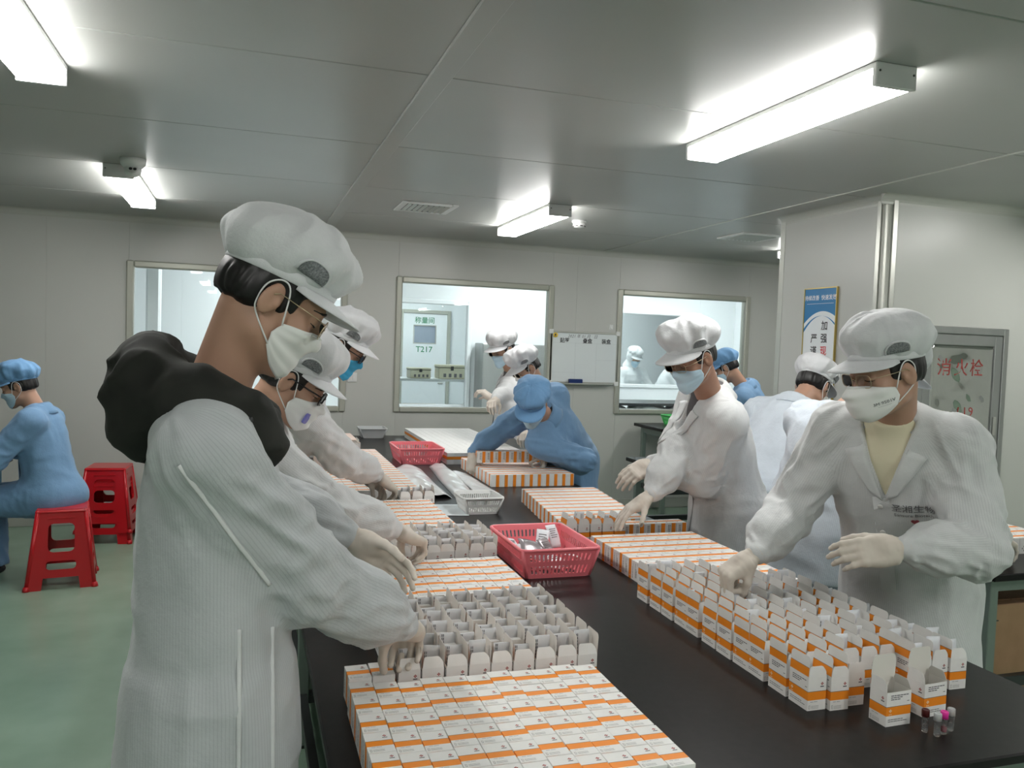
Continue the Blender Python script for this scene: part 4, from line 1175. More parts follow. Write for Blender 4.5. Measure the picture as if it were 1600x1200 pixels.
# ------------------------------------------------------------------ tables
def bench(name,lab,x0,x1,y0,y1,top,th,legs,legmat,rail=True,cat='table',low=None):
    e=empty(name,((x0+x1)/2,(y0+y1)/2,0)); tag(e,lab,cat); cx,cy=(x0+x1)/2,(y0+y1)/2
    b=MB(); b.box((x0-cx,y0-cy,top-th),(x1-cx,y1-cy,top),M_['black'],None,.004); b.build('table_top',e)
    s=.022
    for (lx,ly) in legs:
        b=MB(); b.box((lx-cx-s,ly-cy-s,0),(lx-cx+s,ly-cy+s,top-th),legmat,None,.003); b.build('leg',e)
        b=MB(); b.lathe([(.024,0),(.024,.012),(.012,.018)],10,M_['blackplastic'],Matrix.Translation((lx-cx,ly-cy,-.0005))); b.build('foot_pad',e)
    xs=sorted(set(l[0] for l in legs)); ys=sorted(set(l[1] for l in legs))
    for y in ys:
        b=MB(); b.box((xs[0]-cx,y-cy-.018,top-th-.06),(xs[-1]-cx,y-cy+.018,top-th-.0005),legmat,None,.002); b.build('rail',e)
    for x in (xs[0],xs[-1]):
        b=MB(); b.box((x-cx-.018,ys[0]-cy,top-th-.06),(x-cx+.018,ys[-1]-cy,top-th-.0005),legmat,None,.002); b.build('rail',e)
    if low:
        for x in (xs[0],xs[-1]):
            b=MB(); b.box((x-cx-.016,ys[0]-cy,low),(x-cx+.016,ys[-1]-cy,low+.045),M_['dark_metal'],None,.002); b.build('stretcher',e)
        for y in ys:
            b=MB(); b.box((xs[0]-cx,y-cy-.016,low),(xs[-1]-cx,y-cy+.016,low+.045),M_['dark_metal'],None,.002); b.build('stretcher',e)
    return e
TZ=.8
bench('packing_table','long black topped packing table covered with rows of cartons',.17,1.965,1.325,7.35,TZ,.025,[(x,y) for x in (.24,1.89) for y in (1.40,3.35,5.35,7.28)],M_['leg'],low=.18)
rt=bench('side_table','black side table with grey legs along the right gangway',2.86,3.58,2.50,5.88,TZ,.03,[(x,y) for x in (2.93,3.52) for y in (2.58,4.0,5.80)],M_['leg'],low=.30)
bench('back_table','black topped table under the right wall window',3.78,5.4,7.02,7.62,.90,.03,[(x,y) for x in (3.86,5.32) for y in (7.10,7.55)],M_['leg'],low=.25)
M_['blue_steel']=mat('blue painted steel',(.02,.15,.25),.4)
bench('work_desk','blue framed desk at the left edge before the seated worker',-2.7,-1.62,5.75,6.85,.70,.03,[(x,y) for x in (-2.62,-1.70) for y in (5.83,6.77)],M_['blue_steel'],low=.20)
# cardboard box under the side table
M_['card']=mottled('brown cardboard',(.36,.22,.12),(.42,.26,.15),12,.8,.1)
e=empty('cardboard_box',(3.22,2.95,0)); tag(e,'brown cardboard box on a low stand under the side table','box')
b=MB(); b.box((-.22,-.25,.20),(.27,.40,.60),M_['card'],None,.004); b.build('body',e)
b=MB(); b.box((-.221,-.255,.53),(-.10,-.249,.534),M_['dark_metal']); b.build('flap_line',e)
b=MB(); b.box((-.225,-.20,.601),(.02,.40,.604),M_['card']); b.build('flap',e); b=MB(); b.box((.03,-.20,.601),(.275,.40,.604),M_['card']); b.build('flap',e)
b=MB(); b.box((-.24,-.26,.0),(.29,.42,.03),M_['dark_metal']); 
for x in (-.22,.25):
    for y in (-.24,.38): b.box((x,y,.03),(x+.03,y+.03,.20),M_['dark_metal'])
b.build('stand',e)

# ------------------------------------------------------------------ cartons
CA,CB,CH=.052,.072,.080
M_['carton']=mottled('white carton board',(.80,.795,.775),(.84,.835,.82),30,.55)
M_['carton_in']=mat('inner carton board',(.70,.675,.63),.75)
M_['orange']=mottled('orange print',(.90,.27,.015),(.93,.29,.02),25,.5)
M_['greyline']=mat('grey print line',(.20,.18,.17),.6); M_['print']=mat('black print',(.09,.09,.10),.6); M_['logo_red']=mat('dark red logo print',(.36,.06,.06),.6)
M_['logo_white']=mat('pale logo print',(.92,.70,.50),.6)
BZ=(0,.025,.0455,.0468,CH)
def side(b,o,u,n_,wd,pr,long):
    """printed side panel: o lower-left corner, u along the width, z up, n_ outward normal"""
    o=Vector(o);u=Vector(u);n_=Vector(n_); up=Vector((0,0,1))
    def q(u0,u1,z0,z1,m,off=0.0):
        P=[o+u*u0+up*z0+n_*off,o+u*u1+up*z0+n_*off,o+u*u1+up*z1+n_*off,o+u*u0+up*z1+n_*off]
        if u.cross(up).dot(n_)<0: P=P[::-1]
        b.add(P,[(0,1,2,3)],m)
    for (z0,z1,m) in ((BZ[0],BZ[1],M_['carton']),(BZ[1],BZ[2],M_['orange']),(BZ[2],BZ[3],M_['greyline']),(BZ[3],BZ[4],M_['carton'])): q(0,wd,z0,z1,m)
    if not pr: return
    e=.00018
    def logo(x,z,s,m,tx=True):
        for (dx,dz) in ((0,s),(0,-s),(s,0),(-s,0)):
            c=o+u*(x+dx)+up*z+up*dz+n_*e; k=s*.85
            P=[c+u*k,c+up*k,c-u*k,c-up*k]
            if u.cross(up).dot(n_)<0: P=P[::-1]
            b.add(P,[(0,1,2,3)],m)
        if tx: q(x-s*2.2,x+s*2.2,z-s*3.6,z-s*2.5,M_['print'],e)
    if long:
        for k,(a0,a1,z) in enumerate(((.012,.066,.0705),(.012,.046,.0660),(.012,.042,.0615))):
            x=a0; i=0
            while x<a1-.002:
                l=(.0085,.006,.010,.007)[(i+k)%4]; q(x,min(x+l,a1),z,z+.0021,M_['print'],e); x+=l+.0011; i+=1
        q(.060,.067,.0555,.0570,M_['print'],e)
        logo(.012,.0365,.0024,M_['logo_white'],False); q(.0075,.0165,.0275,.0290,M_['logo_white'],e)
        for z,l in ((.0150,.045),(.0105,.052)):
            x=.006; i=0
            while x<l: q(x,x+(.008,.006,.011)[i%3],z,z+.0015,M_['print'],e); x+=(.008,.006,.011)[i%3]+.0011; i+=1
    else:
        logo(wd-.0125,.0640,.0023,M_['logo_red'])
        q(.004,.0075,.004,.013,M_['print'],e); q(.0046,.0069,.0046,.0124,M_['carton'],e*1.6)
        for z in (.0045,.0075,.0105): q(.010,.032,z,z+.0006,M_['print'],e)
        q(.008,.016,.0205,.0213,M_['print'],e); q(.018,.028,.0205,.0213,M_['print'],e)
def lid_print(b,M,pr):
    """outer face of the lid in local xy: x 0..CA from the hinge, y -CB/2..CB/2"""
    h=CB/2
    def q(x0,x1,y0,y1,m,z=0): b.add([(x0,y0,z),(x1,y0,z),(x1,y1,z),(x0,y1,z)],[(0,1,2,3)],m,M)
    q(0,.003,-h,h,M_['carton']); q(.003,.0225,-h,h,M_['orange']); q(.0225,.0237,-h,h,M_['greyline']); q(.0237,CA,-h,h,M_['carton'])
    if pr:
        for x in (.029,.0335,.038):
            y=-h+.008;i=0
            while y<h-.014-(x-.029)*1.5: q(x,x+.0019,y,y+(.009,.006)[i%2],M_['print'],.00018); y+=(.009,.006)[i%2]+.0011;i+=1
def closed_mesh(pr=True):
    b=MB(); a,bb,h=CA/2,CB/2,CH
    side(b,(-a,-bb,0),(1,0,0),(0,-1,0),CA,pr,False); side(b,(a,bb,0),(-1,0,0),(0,1,0),CA,pr,False)
    side(b,(-a,bb,0),(0,-1,0),(-1,0,0),CB,pr,True); side(b,(a,-bb,0),(0,1,0),(1,0,0),CB,pr,True)
    b.add([(-a,-bb,0),(a,-bb,0),(a,bb,0),(-a,bb,0)],[(3,2,1,0)],M_['carton'])
    lid_print(b,Matrix.Translation((-a,0,h)),pr)
    if pr:   # knot-shaped mark on the base
        kb=.0075
        ring=[(kb*(1+.55*math.cos(4*t))*math.cos(t),kb*(1+.55*math.cos(4*t))*math.sin(t),-.0002) for t in [2*math.pi*k/32 for k in range(32)]]
        V=[];F=[]
        for p in ring: V+=[(p[0]*1.12,p[1]*1.12+.012,p[2]),(p[0]*.82,p[1]*.82+.012,p[2])]
        for k in range(32): F.append((2*k,2*k+1,(2*k+3)%64,(2*k+2)%64))
        b.add(V,F,M_['print'])
    return b.mesh('closed_carton')
def fold_flap(poly,lines,M=None):
    """card flap: polygon in xy (hinge along y at x=0), .6 mm thick, inner side at -z"""
    b=MB(); n=len(poly); t=.0006
    b.add([(p[0],p[1],-t) for p in poly],[tuple(range(n-1,-1,-1))],M_['carton_in'])
    b.add([(p[0],p[1],q) for q in (-t,-.00005) for p in poly],[(i,(i+1)%n,n+(i+1)%n,n+i) for i in range(n)],M_['carton'])
    b.add([(p[0],p[1],-.00005) for p in poly],[tuple(range(n))],M_['carton'])
    return b
def open_meshes():
    a,bb,h=CA/2,CB/2,CH; t=.0009
    b=MB()
    side(b,(-a,-bb,0),(1,0,0),(0,-1,0),CA,True,False); side(b,(a,bb,0),(-1,0,0),(0,1,0),CA,True,False)
    side(b,(-a,bb,0),(0,-1,0),(-1,0,0),CB,True,True); side(b,(a,-bb,0),(0,1,0),(1,0,0),CB,True,True)
    b.add([(-a,-bb,0),(a,-bb,0),(a,bb,0),(-a,bb,0)],[(3,2,1,0)],M_['carton'])
    O=[(-a,-bb),(a,-bb),(a,bb),(-a,bb)]; I=[(-a+t,-bb+t),(a-t,-bb+t),(a-t,bb-t),(-a+t,bb-t)]
    V=[(p[0],p[1],h) for p in O]+[(p[0],p[1],h) for p in I]+[(p[0],p[1],t) for p in I]
    F=[(i,(i+1)%4,4+(i+1)%4,4+i) for i in range(4)]+[(4+i,4+(i+1)%4,8+(i+1)%4,8+i) for i in range(4)]+[(8,9,10,11)]
    b.add(V,F,M_['carton_in']); body=b.mesh('open_carton')
    r=.010; L=.070; w_=CB/2-.0006
    poly=[(0,-w_),(CA,-w_),(L-r,-w_+.002)]+[(L-r+r*math.sin(R(k)),-w_+.002+r-r*math.cos(R(k))) for k in (30,60,90)]+[(L-r+r*math.cos(R(k)),w_-.002-r+r*math.sin(R(k))) for k in (0,30,60,90)]+[(CA,w_),(0,w_)]
    fb=fold_flap(poly,True); lid_print(fb,Matrix.Translation((0,0,.00012)),False); lid=fb.mesh('lid_flap')
    L=.050; w_=CB/2-.0006
    poly=[(0,-w_),(L-r,-w_)]+[(L-r+r*math.sin(R(k)),-w_+r-r*math.cos(R(k))) for k in (30,60,90)]+[(L-r+r*math.cos(R(k)),w_-r+r*math.sin(R(k))) for k in (0,30,60,90)]+[(0,w_)]
    fb=fold_flap(poly,True)
    for (x0,x1,m) in ((0,.0025,M_['carton']),(.0025,.0235,M_['orange']),(.0235,.0246,M_['greyline'])): fb.add([(x0,-w_,.0001),(x1,-w_,.0001),(x1,w_,.0001),(x0,w_,.0001)],[(0,1,2,3)],m)
    lid2=fb.mesh('lid_flap')
    k=CA/2-.001
    db=fold_flap([(0,-k),(.012,-k+.001),(.018,-k+.004),(.025,-k+.010),(.027,-k+.014),(.027,k-.006),(.024,k-.003),(.012,k-.001),(0,k)],False); dust=db.mesh('dust_flap')
    return body,lid,dust,lid2
C_CLOSED=closed_mesh(); C_BODY,C_LID,C_DUST,C_LID2=open_meshes()
ORD=['first','second','third','fourth','fifth','sixth','seventh','eighth','ninth','tenth','eleventh','twelfth','thirteenth','fourteenth','fifteenth','sixteenth','seventeenth','eighteenth','nineteenth','twentieth']
rb=random.Random(11)
RX=Matrix(((1,0,0),(0,0,1),(0,-1,0)))        # lying with its height along +y and its printed short side up
LIE=Matrix(((1,0,0,0),(0,0,1,-CH/2),(0,-1,0,CB/2),(0,0,0,1)))
FARSTUFF=[]
def closed(x,y,yaw,lab,group,z=TZ,as_stuff=False,M0=None,dz=0):
    M=Matrix.Translation((x,y,z+dz+.0004))@Matrix.Rotation(yaw,4,'Z')@(LIE if M0 is None else M0)
    if as_stuff: FARSTUFF.append(M); return
    o=link('closed_carton',C_CLOSED); o.matrix_world=M; tag(o,lab,'carton',group); return o
def block_closed(x0,y0,nx,ny,px,py,where,group,yaw=0,stuff=False,skip=lambda i,j:False,colshift=None,z=TZ):
    for j in range(ny):
        for i in range(nx):
            if skip(i,j): continue
            dx,dy=(colshift(i,j) if colshift else (0,0))
            closed(x0+px*(i+.5)+dx+rb.uniform(-.0006,.0006),y0+py*(j+.5)+dy+rb.uniform(-.001,.001),yaw+R(rb.uniform(-.5,.5)),
                   f'closed carton, {where}, {ORD[j]} row from front, {ORD[i]} from left',group,z,stuff)
def leaflet_meshes():
    out=[]
    for s in range(4):
        rg=random.Random(s); G=[]
        for i in range(9):
            v=i/8; row=[]
            for j in range(5):
                u=j/4-.5; row.append((u*.040,.0022*math.sin(3.1*v+s)+.0035*(v**2)*(s%2)+.0010*math.cos(5*u+s),v*(.090+.006*(s%3))))
            G.append(row)
        me=grid_mesh('folded_leaflet',G,.0042); b=MB()
        for z,l in ((.085,.022),(.080,.028),(.075,.018)):
            for sd in (1,): b.box((-.017,-.0062+.0022*math.sin(3.1*z/.09+s)-.0002,z-.001),(-.017+l,-.0048,z+.0002),M_['print'])
        b=MB()
        bx=[(-.0165,.060),(-.0125,.066)]
        for (x,l) in bx:
            z=.088
            while z>.030:
                yv=.0022*math.sin(3.1*z/.093+s)+.0035*((z/.093)**2)*(s%2)+.0010*math.cos(5*x/.04+s)
                b.box((x,yv-.0052,z-.0065),(x+.0016,yv+.0008,z),M_['print']); z-=.0085
        out.append((me,b.mesh('leaflet_print')))
    return out
M_['leaf']=mottled('grey leaflet paper',(.60,.60,.61),(.70,.70,.72),25,.6); M_['leaf_white']=mottled('white leaflet paper',(.72,.75,.80),(.80,.82,.85),25,.6)
LEAF=leaflet_meshes()
LEAFW=[(a.copy(),b) for a,b in LEAF]
for a,_ in LEAF: a.materials.append(M_['leaf'])
for a,_ in LEAFW: a.materials.append(M_['leaf_white'])
def leaflet(M,lab,group,white=False,name='folded_leaflet'):
    k=rb.randrange(4); a,p=(LEAFW if white else LEAF)[k]
    o=link(name,a); o.matrix_world=M; tag(o,lab,'leaflet',group); link('printed_text',p,None,o); return o
def opened(x,y,yaw,lab,group,lid=86,dust=(80,80),leaf=None,leaflab=None,leafg=None,z=TZ,M0=None,leafturn=0,leafup=0,tall=False):
    M=Matrix.Translation((x,y,z+.0004))@Matrix.Rotation(yaw,4,'Z')@(M0 or Matrix())
    o=link('open_carton',C_BODY); o.matrix_world=M; tag(o,lab,'carton',group)
    f=link('lid_flap',C_LID if tall else C_LID2,None,o); f.matrix_local=Matrix.Translation((-CA/2,0,CH))@Matrix.Rotation(R(-lid),4,'Y')@Matrix.Rotation(0,4,'X')
    for s,an in ((-1,dust[0]),(1,dust[1])):
        d=link('dust_flap',C_DUST,None,o); d.matrix_local=Matrix.Translation((0,s*CB/2,CH))@Matrix.Rotation(R(90*s),4,'Z')@Matrix.Rotation(R(180),4,'X')@Matrix.Rotation(R(an),4,'Y') if False else Matrix.Translation((0,s*CB/2,CH))@Matrix.Rotation(R(-90*s),4,'Z')@Matrix.Rotation(R(-an),4,'Y')
    if leaf is not None:
        tw=R(rb.uniform(-9,9)+leafturn); yo=rb.uniform(-.012,.012); zo=.027+rb.uniform(-.010,.010)+leafup
        ML=Matrix.Translation((x,y,z))@Matrix.Rotation(yaw,4,'Z')@Matrix.Translation((rb.uniform(-.003,.003),yo,zo))@Matrix.Rotation(R(rb.uniform(-7,7)),4,'X')@Matrix.Rotation(R(rb.uniform(-3,3)),4,'Y')@Matrix.Rotation(-yaw+tw*.4+math.pi*0,4,'Z')
        leaflet(ML,leaflab,leafg,leaf)
    return o
def block_open(x0,y0,nx,ny,px,py,where,group,yaw,skip=lambda i,j:False,leaf=None,lid=(84,92),dust=(74,88),shift=None,leafp=1.0,turn=0):
    for j in range(ny):
        for i in range(nx):
            if skip(i,j): continue
            dx,dy=shift(i,j) if shift else (0,0)
            hasl=leaf is not None and rb.random()<leafp
            opened(x0+px*(i+.5)+dx+rb.uniform(-.001,.001),y0+py*(j+.5)+dy+rb.uniform(-.0012,.0012),yaw+R(rb.uniform(-1,1)),
              f'open carton, {where}, {ORD[j]} row from front, {ORD[i]} from left',group,
              rb.uniform(*lid),(rb.uniform(*dust),rb.uniform(*dust)),leaf if hasl else None,
              f'leaflet in carton, {where}, {ORD[j]} row from front, {ORD[i]} from left','leaflets standing in open cartons',leafturn=turn)
pi=math.pi
# --- left side of the table, from the viewer away
cs=[.012,.004,-.004,.0,.003,-.002,.004,.0,-.003,.004,.0]
block_closed(.232,1.334,11,6,.0537,.0835,'near left block','closed cartons in the near left block',colshift=lambda i,j:(0,cs[i]+.006*(i%3==0)))
for k,(x,y) in enumerate(((.262,1.912),(.318,1.918))): closed(x,y,R(1.5-k),f'closed white orange-banded carton under the sleeve behind near left block, {ORD[k]} from left','closed cartons in the near left block')
block_open(.350,1.872,9,6,.0565,.0775,'near left open group','open cartons in the near left group',pi,leaf=False,shift=lambda i,j:(.0,.010*(i%2)*(j>2)),leafp=.96,lid=(87,95),skip=lambda i,j: i==0 and j==0 and False)
block_closed(.300,2.372,11,6,.0537,.0818,'second left block','closed cartons in the second left block',colshift=lambda i,j:(0,cs[-i]*.9-.004*(i<4)))
block_open(.312,2.925,11,4,.0545,.0775,'second left open group','open cartons in the second left group',pi,leaf=False,shift=lambda i,j:(0,.006*(i%3)),leafp=.94,lid=(87,95),skip=lambda i,j: j==0 and i<2)
block_closed(.335,3.330,10,8,.0537,.0818,'third left block','closed cartons in the third left block',colshift=lambda i,j:(0,cs[i]))
for k,(x,y) in enumerate(((.760,4.045),(.822,4.050),(.882,4.050),(.702,4.10))):
    if k<3: opened(x,y,pi,f'open carton beside the third worker hand, {ORD[k]} from left','open cartons by the third worker',86,(80,80),False,f'folded leaflet in carton beside the third worker hand, {ORD[k]} from left','leaflets standing in open cartons')
block_closed(.455,4.245,8,20,.0537,.0818,'','x',stuff=True)
for j in range(2):
    for i in range(6): opened(.47+i*.058,6.02+j*.085,pi,f'open carton on the far left table end, {ORD[j]} row from front, {ORD[i]} from left','open cartons on the far left',86,(80,80))
block_closed(.40,6.24,8,8,.0537,.0818,'','x',stuff=True)
# --- right side
block_open(1.288,1.612,9,11,.0565,.0820,'right open group','open cartons in the right group',0,leaf=True,leafp=.30,lid=(84,93),dust=(84,93),
   skip=lambda i,j:(j==0 and i in(3,4,5)) or (j>8 and i>4+ (10-j)) ,shift=lambda i,j:(.0,(.012 if (i==0 and j%4==2) else 0)+.004*(i%2)-(.018 if (j==0 and i==1) else 0)+(.02 if (j==0 and i>5) else 0)))
for k,(x,y,yw) in enumerate(((1.452,1.528,-88),(1.578,1.548,-86))):
    opened(x,y,R(yw),('empty open carton standing alone in front of the right group, left one','empty open carton standing beside pink capped tube, right one')[k],'single open cartons at the front',88,(88,70),tall=True)
block_closed(1.372,2.300,9,10,.0524,.0818,'right closed block','closed cartons in the right block',skip=lambda i,j: j<3 and (i<5 or (j==0 and i<9) or (j==1 and i<7)),colshift=lambda i,j:(0,0))
block_closed(1.372,2.520,5,1,.0524,.0818,'right closed block edge','closed cartons in the right block')
# far right block
block_closed(1.345,3.395,8,10,.0530,.0818,'','x',yaw=pi,stuff=True,colshift=lambda i,j:(.010*j,0))
block_closed(1.60,3.285,6,1,.0530,.0818,'third right block front row','closed cartons in the third right block',yaw=pi)
for k in range(5): opened(1.352+k*.0575,3.315,0,f'open carton before the third right block, {ORD[k]} from left','open cartons before the third right block',80,(86,86),True if k!=2 else None,f'folded leaflet in carton before third right block, {ORD[k]} from left','leaflets standing in open cartons')
block_closed(1.40,4.675,10,9,.0530,.0818,'','x',yaw=pi,stuff=True)
# row of cartons held between two hands
for k in range(10): closed(1.435+k*.0525,5.060,pi,f'closed carton in row held between two gloved hands, {ORD[k]} from left','cartons held in a row',TZ+CB+.022)
# far block, blank bases up
UP=Matrix.Translation((0,0,CH))@Matrix.Rotation(pi,4,'X')
for j in range(22):
    for i in range(11): closed(1.37+i*.0535,5.62+j*.0745,0,'','x',TZ,True,UP)
# side table block
block_closed(3.02,2.76,9,5,.0537,.0818,'side table block','closed cartons on the side table',z=TZ)
# the many small far cartons, one mesh
lo_me=closed_mesh(False)
Vb=np.array([v.co for v in lo_me.vertices]); nF=len(lo_me.polygons); Fb=np.array([list(p.vertices) for p in lo_me.polygons]); mi=[p.material_index for p in lo_me.polygons]
VV=[];FF=[];MI=[]
for k,M in enumerate(FARSTUFF):
    A=np.array(M); VV.append(Vb@A[:3,:3].T+A[:3,3]); FF.append(Fb+k*len(Vb)); MI+=mi
me=npmesh('far_cartons',np.concatenate(VV),np.concatenate(FF)); me.polygons.foreach_set('use_smooth',[False]*len(me.polygons)); me.polygons.foreach_set('material_index',MI)
for m in lo_me.materials: me.materials.append(m)
o=link('far_cartons',me); tag(o,'many small closed white cartons in blocks over the far half of the table','cartons','closed cartons far down the table','stuff')
# ------------------------------------------------------------------ baskets, trays, bags
M_['pink']=mat('pink basket plastic',(.90,.23,.27),.35,sub=.05); M_['green_p']=mat('green basket plastic',(.10,.62,.16),.4)
M_['white_p']=mat('white basket plastic',(.78,.79,.78),.4); M_['clear_p']=mat('clear tray plastic',(.75,.78,.79),.3,trans=.35)
def basket(name,lab,x0,x1,y0,y1,z,h,ins,mt,group=None,slots=14,solid=False,cat='basket'):
    cx,cy=(x0+x1)/2,(y0+y1)/2; W_,D_=(x1-x0)/2,(y1-y0)/2
    e=empty(name,(cx,cy,z)); tag(e,lab,cat,group)
    t=.003
    def side_(L0,L1,M,nm,ns):
        """trapezoid wall, bottom half-length L0, top half-length L1, standing on y=0, slots in two tiers"""
        outer=[(-L0,0),(L0,0),(L1,h),(-L1,h)]; holes=[]
        if not solid:
            for k in range(ns):
                u=-L0*.86+2*L0*.86*(k+.5)/ns; ww=L0*.86/ns*.52
                for (a,c) in ((.12,.42),(.58,.84)):
                    f0=1+(L1/L0-1)*a; f1=1+(L1/L0-1)*c
                    holes.append([(u*f0-ww,h*a+ww*.6),(u*f0,h*a),(u*f0+ww,h*a+ww*.6),(u*f1+ww,h*c-ww*.6),(u*f1,h*c),(u*f1-ww,h*c-ww*.6)][::-1])
        V,F=holed(outer,holes,t,M); link(nm,mesh(nm,V,F),mt,e)
    w0,d0=W_-ins,D_-ins; sl=math.atan2(ins,h)
    for s in (-1,1):
        side_(w0,W_,Matrix.Translation((0,s*d0,.002))@Matrix.Rotation(R(90)-s*sl*1.0,4,'X'),'slotted_side',slots)
        side_(d0,D_,Matrix.Translation((s*w0,0,.002))@Matrix.Rotation(R(90),4,'Z')@Matrix.Rotation(R(90)+s*sl,4,'X'),'slotted_side',int(slots*D_/W_))
    b=MB(); P=rrect(-W_-.004,-D_-.004,W_+.004,D_+.004,.025,4); b.tube([(p[0],p[1],h*math.cos(sl)+.001) for p in P],.0062,8,mt,closed=True); 
    b.build('rim',e)
    b=MB(); hs=[]
    b.add(*holed(rrect(-w0-.002,-d0-.002,w0+.002,d0+.002,.02,3),[] if solid else [rrect(-w0*.8+i*w0*.4+.006,-d0*.8+j*d0*.4+.006,-w0*.8+(i+1)*w0*.4-.006,-d0*.8+(j+1)*d0*.4-.006,.004,1)[::-1] for i in range(4) for j in range(4)],.004,Matrix.Translation((0,0,.0025))),mt); b.build('base',e)
    for sx in (-1,1):
        for sy in (-1,1):
            b=MB(); pts=[(sx*(w0-.001),sy*(d0-.001),.004),(sx*(W_-.001),sy*(D_-.001),h*.985)]; b.tube(pts,.0065,8,mt); b.build('corner_post',e)
    return e
basket('pink_basket','pink slotted plastic basket holding leaflets and pouches, in the middle',.958,1.258,2.775,3.185,TZ,.112,.026,M_['pink'],'pink baskets',15)
basket('pink_basket','empty pink slotted plastic basket far down beside white cartons',1.005,1.318,5.57,5.97,TZ,.112,.026,M_['pink'],'pink baskets',15)
basket('white_basket','small white woven-pattern plastic basket near the middle of the table',1.035,1.235,3.905,4.11,TZ,.085,.022,M_['white_p'],None,16)
basket('clear_tray','clear white plastic tray at the far left table end',.94,1.17,7.12,7.32,TZ,.085,.025,M_['clear_p'],None,8,True,'tray')
basket('green_basket','bright green slotted basket on the table by right window',4.02,4.36,7.08,7.50,.90,.10,.03,M_['green_p'],None,14)
soft_bag('plastic_bag','crumpled white plastic bag beside the green basket',(4.62,7.32,.90+.085),(.22,.19,.118),mat('milky plastic bag',(.78,.79,.80),.25,spec=.8,trans=.15),9)
# leaflets and pouches lying in the near basket
M_['pouch']=mottled('silver pouch foil',(.42,.38,.40),(.60,.57,.60),10,.25,.3,.01,metal=.5)
def flatcard(name,lab,c,rz,tilt,roll,wd,ln,mt,cat,group=None,bend=.006,th=.0018,lines=5):
    G=[[((i/6-.5)*wd,(j/8-.5)*ln,bend*math.sin(math.pi*j/8)+bend*.5*math.sin(math.pi*i/6)) for i in range(7)] for j in range(9)]
    o=link(name,grid_mesh(name,G[::-1],th),mt); o.matrix_world=Matrix.Translation(c)@Matrix.Rotation(R(rz),4,'Z')@Matrix.Rotation(R(tilt),4,'X')@Matrix.Rotation(R(roll),4,'Y'); tag(o,lab,cat,group)
    if lines:
        b=MB()
        for k in range(lines):
            y=ln*.30-k*ln*.09; z=bend*math.sin(math.pi*(y/ln+.5))+bend*.35; b.box((-wd*.30,y-.0012,z-.0005),(wd*(.30-.08*(k%3)),y+.0012,z+.0022),M_['ink'])
        b.build('printed_text',o)
    return o
ci=[(1.19,3.08,.885,20,62,0,.052,.095,'white printed card leaning upright at the back of the pink basket'),
    (1.12,3.02,.872,-25,48,10,.050,.125,'long white leaflet leaning in the middle of the pink basket'),
    (1.05,2.98,.852,60,25,-8,.05,.10,'white leaflet lying under the pouch in the pink basket'),
    (1.20,2.93,.845,80,12,5,.055,.10,'white leaflet lying flat at right in the pink basket'),
    (1.02,3.07,.850,10,30,12,.05,.10,'white leaflet leaning at the left back corner of the pink basket'),
    (1.13,2.90,.838,35,14,-6,.055,.10,'white leaflet near the front of the pink basket'),
    (1.08,2.86,.825,100,8,3,.055,.11,'white leaflet lowest at the front of the pink basket')]
for (x,y,z,rz,t,ro,wd,ln,lab) in ci: flatcard('loose_leaflet',lab,(x,y,z),rz,t,ro,wd,ln,M_['leaf_white'],'leaflet','leaflets in the pink basket')
flatcard('foil_pouch','shiny grey foil pouch lying open in the pink basket',(1.045,2.93,.872),-10,28,18,.10,.10,M_['pouch'],'pouch',None,.014,.004,0)
flatcard('foil_pouch','grey printed foil pouch beside leaflets in the pink basket',(1.115,2.955,.868),30,55,0,.06,.085,M_['pouch'],'pouch',None,.008,.003,4)
# long clear bags and papers on the table
M_['film']=mat('clear film',(.84,.85,.86),.14,spec=.9,trans=.08); 
def long_bag(name,lab,p0,p1,wd,ht,seed):
    p0=Vector(p0);p1=Vector(p1); d=(p1-p0); L=d.length; d.normalize(); s=Vector((d.y,-d.x,0)); G=[]
    rg=random.Random(seed); n=26;m=11
    for i in range(n):
        v=i/(n-1); row=[]
        for j in range(m):
            u=2*j/(m-1)-1
            z=ht*(1-abs(u)**2.2)*(.45+.55*math.sin(math.pi*min(1,max(0,v*.94+.03)))**.5)+.006*math.sin(9*v+3*u+seed)*(1-u*u)+.004*math.sin(31*v+7*u)*(1-u*u)+.0022
            row.append(p0+d*L*v+s*u*(wd/2)*(1+.05*math.sin(7*v+seed))+Vector((0,0,max(.0022,z))))
        G.append([tuple(q) for q in row])
    P=np.array(G); me=grid_mesh(name,P if np.cross(P[1,0]-P[0,0],P[0,1]-P[0,0])[2]>0 else P[::-1],.0018)
    c=Vector(tuple(P.mean((0,1)))); c.z=TZ; me.transform(Matrix.Translation(-c)); o=link(name,me,M_['film']); o.location=c; tag(o,lab,'bag','long clear bags on the table'); return o
long_bag('zip_bag','long clear bag of flat packs lying left of the white basket',(1.035,5.42,TZ),(1.00,4.36,TZ),.16,.035,1)
long_bag('zip_bag','long crinkled clear bag lying behind the white basket',(1.25,5.46,TZ),(1.165,4.38,TZ),.125,.05,4)
long_bag('zip_bag','flatter clear bag lying right of the crinkled bag',(1.315,5.20,TZ),(1.325,4.46,TZ),.12,.014,7)
flatcard('paper_sheet','pale blue white paper sheet lying before the white basket',(.985,4.05,TZ+.0025),-8,0,0,.19,.28,mat('pale paper',(.66,.73,.76),.6),'paper',None,.0006,.0008,0)
